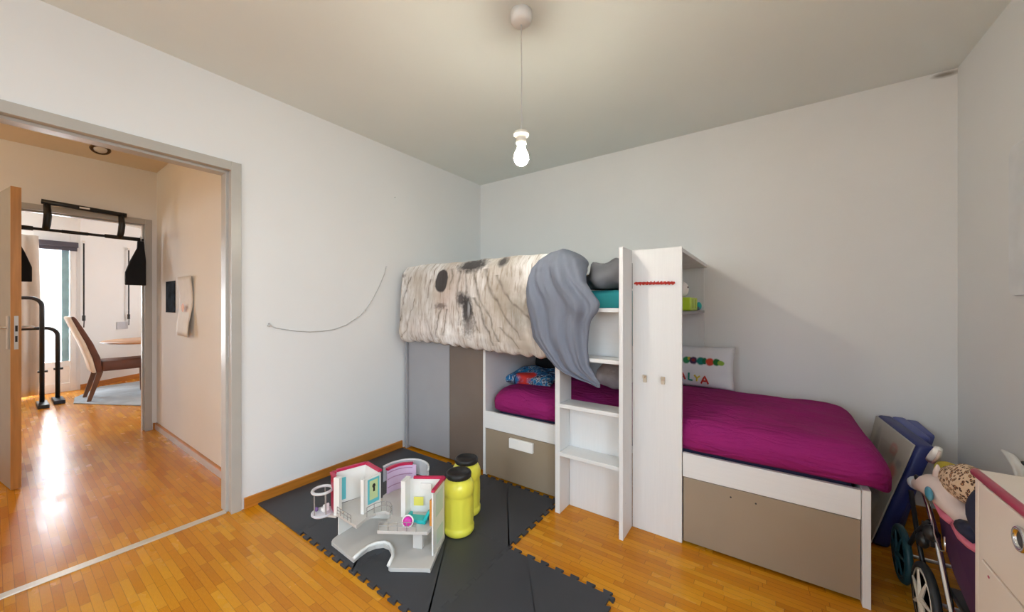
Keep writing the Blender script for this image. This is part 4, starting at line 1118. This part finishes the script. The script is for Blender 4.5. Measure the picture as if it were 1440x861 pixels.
sp('seat_piping', MB().tube([(.532, 1.90, .487), (.528, 1.84, .478), (.528, 1.77, .487), (.530, 1.70, .505)], .016, 8), pink_m, smooth=True)
sp('hood', MB().rings([[(.54, 2.16, .45), (.76, 2.16, .45), (.76, 2.26, .46), (.54, 2.26, .46)], [(.545, 2.17, .49), (.755, 2.17, .49), (.75, 2.28, .50), (.55, 2.28, .50)], [(.56, 2.20, .525), (.74, 2.20, .525), (.73, 2.26, .525), (.57, 2.26, .525)]]), purp_m, bevel=.02, smooth=True)
sp('basket', MB().box(.535, .76, 1.68, 1.90, .12, .22), dpink_m, bevel=.02, smooth=True)
sp('footrest', MB().box(.525, .77, 1.70, 1.96, .222, .240), black_m, bevel=.006)
# plush pony lying in the stroller
t = thing('plush_pony', 'pale plush pony with blue eyes lying face out in the doll stroller', 'soft toy', (.55, 2.02, .53))
def limb(m, pts, rr, seg=14): return m.tube(pts, rr, seg)
m = MB().tube([(.515, 2.235, .494), (.515, 2.20, .502), (.516, 2.15, .520), (.522, 2.08, .545), (.530, 2.03, .553), (.54, 1.99, .540), (.55, 1.93, .515), (.56, 1.86, .508)], [.012, .026, .031, .044, .049, .045, .030, .03], 16)
m.build('body', skinp_m, t, smooth=True)
MB().blob((.508, 2.215, .500), (.026, .034, .026), 16).build('muzzle', snout_m, t, smooth=True)
MB().blob((.490, 1.992, .545), (.009, .032, .024), 16).build('eye', eye_m, t, smooth=True)
MB().blob((.490, 2.125, .552), (.008, .018, .012), 12).build('eye', black_m, t, smooth=True)
MB().lathe([(0, 0), (.014, .0), (.012, .025), (.003, .05), (0, .05)], (.525, 2.045, .592), 12).build('ear', skinp_m, t, smooth=True)
m = MB().blob((.575, 1.965, .615), (.055, .155, .066), 30, Matrix.Rotation(-.30, 4, 'X'), .22, 16, 1)
o = m.build('leopard_cloth', leop_m, smooth=True)
solo(o, 'leopard print plush cloth heaped on the doll stroller', 'cloth')
m = MB().blob((.585, 2.145, .590), (.04, .085, .036), 20, None, .12, 12, 4)
o = m.build('hat', mustard_m, smooth=True)
solo(o, 'mustard yellow soft hat behind the leopard cloth', 'hat')
m = MB().blob((.555, 1.735, .600), (.045, .055, .085), 22, None, .2, 14, 6).tube([(.535, 1.86, .505), (.53, 1.80, .520), (.535, 1.74, .53)], [.022, .026, .03], 10)
o = m.build('doll_clothes', navyf_m, smooth=True)
solo(o, 'navy blue bundle of doll clothes against the dresser side', 'cloth')
t = thing('doll_shoe', 'white toy boot sticking up behind the plush pony', 'toy', (.56, 2.23, .58))
MB().tube([(.56, 2.27, .592), (.56, 2.225, .618), (.56, 2.195, .645), (.562, 2.18, .668)], [.012, .017, .016, .012], 12).build('upper', white_m, t, smooth=True)
MB().tube([(.56, 2.235, .590), (.56, 2.180, .632), (.562, 2.165, .662)], .005, 8).build('sole', skinp_m, t, smooth=True)
# curved white toy handle standing behind the dresser
t = thing('toy_bow', 'curved white plastic toy piece standing against the right wall behind the dresser', 'toy', (.85, 2.5, 0))
MB().tube([(.845, 2.40, .0), (.845, 2.385, .40), (.845, 2.39, .52), (.845, 2.42, .575), (.845, 2.48, .60), (.845, 2.545, .605)], [.012, .012, .016, .020, .016, .006], 10).build('handle', white_m, t, smooth=True)
MB().tube([(.86, 2.35, .0), (.86, 2.35, .45), (.86, 2.38, .545), (.86, 2.43, .60)], .007, 8).build('wire', black_m, t, smooth=True)

# ------------------------------------------------------------------ light
def area(name, loc, rot, sx, sy, power, col):
    l = bpy.data.lights.new(name, 'AREA'); l.shape = 'RECTANGLE'; l.size = sx; l.size_y = sy; l.energy = power; l.color = col
    o = bpy.data.objects.new(name, l); COL.objects.link(o); o.location = loc; o.rotation_euler = rot; return o
# daylight through the room window
wl_ = area('window_daylight', (XR + .85, -.75, 2.35), (0, 0, 0), 2.2, 2.2, 200, (.68, .85, 1.0))
wl_.rotation_euler = (Vector((-1.9, .9, .35)) - wl_.location).to_track_quat('-Z', 'Y').to_euler()
wf_ = area('front_daylight', (-1.2, YF - .9, 2.2), (0, 0, 0), 2.2, 2.2, 105, (.70, .86, 1.0))
wf_.rotation_euler = (Vector((-1.2, 1.9, .5)) - wf_.location).to_track_quat('-Z', 'Y').to_euler()
# daylight through the balcony door and the living room window
area('balcony_daylight', (WX - .35, .45, 1.3), (0, -PI / 2, 0), 2.0, .7, 95, (.88, .94, 1.0))
area('living_daylight', (WX - .35, -.5, 1.2), (0, -PI / 2, 0), 2.1, 1.5, 230, (.88, .94, 1.0))
area('living_room_fill', (-7.0, 4.9, 1.5), (PI / 2, 0, PI), 2.4, 1.6, 60, (.92, .95, 1.0))  # added fill for the far room, no window opening behind it
l = bpy.data.lights.new('hall_warm_fill', 'POINT'); l.energy = 17; l.color = (1, .70, .34); l.shadow_soft_size = .12  # added unseen warm light that tints the upper hall
o = bpy.data.objects.new('hall_warm_fill', l); COL.objects.link(o); o.location = (-3.9, -1.6, 2.2)
wd_ = bpy.data.worlds.new('sky'); S.world = wd_; wd_.use_nodes = True
bg = wd_.node_tree.nodes['Background']; bg.inputs[1].default_value = 2.2
gw = G(wd_.node_tree); sx_ = wd_.node_tree.nodes.new('ShaderNodeSeparateXYZ'); wd_.node_tree.links.new(gw.tc.outputs['Generated'], sx_.inputs[0])
skyc = gw.ramp(gw.m('MULTIPLY_ADD', sx_.outputs[2], .5, .5), [(.0, (.10, .075, .045)), (.40, (.14, .11, .07)), (.465, (.62, .64, .64)), (.50, (.86, .92, .97)), (1, (.72, .85, 1.0))])
wd_.node_tree.links.new(skyc, bg.inputs[0])

# ------------------------------------------------------------------ camera
cam = bpy.data.cameras.new('camera'); co = bpy.data.objects.new('camera', cam); COL.objects.link(co)
cam.sensor_width = 36; cam.lens = 513 / 1440 * 36; cam.clip_start = .02
co.location = (0, 0, 1.24); co.rotation_euler = (PI / 2, 0, math.radians(35))
S.camera = co
S.view_settings.view_transform = 'Standard'; S.view_settings.look = 'None'; S.view_settings.gamma = 1
S.view_settings.exposure = 0.20
S.view_settings.use_curve_mapping = False
try:
    S.cycles.use_denoising = True; S.cycles.denoiser = 'OPENIMAGEDENOISE'
except Exception: pass
S.cycles.max_bounces = 10; S.cycles.diffuse_bounces = 8; S.cycles.glossy_bounces = 4; S.cycles.transparent_max_bounces = 8
S.cycles.sample_clamp_indirect = 6; S.cycles.caustics_reflective = False; S.cycles.caustics_refractive = False
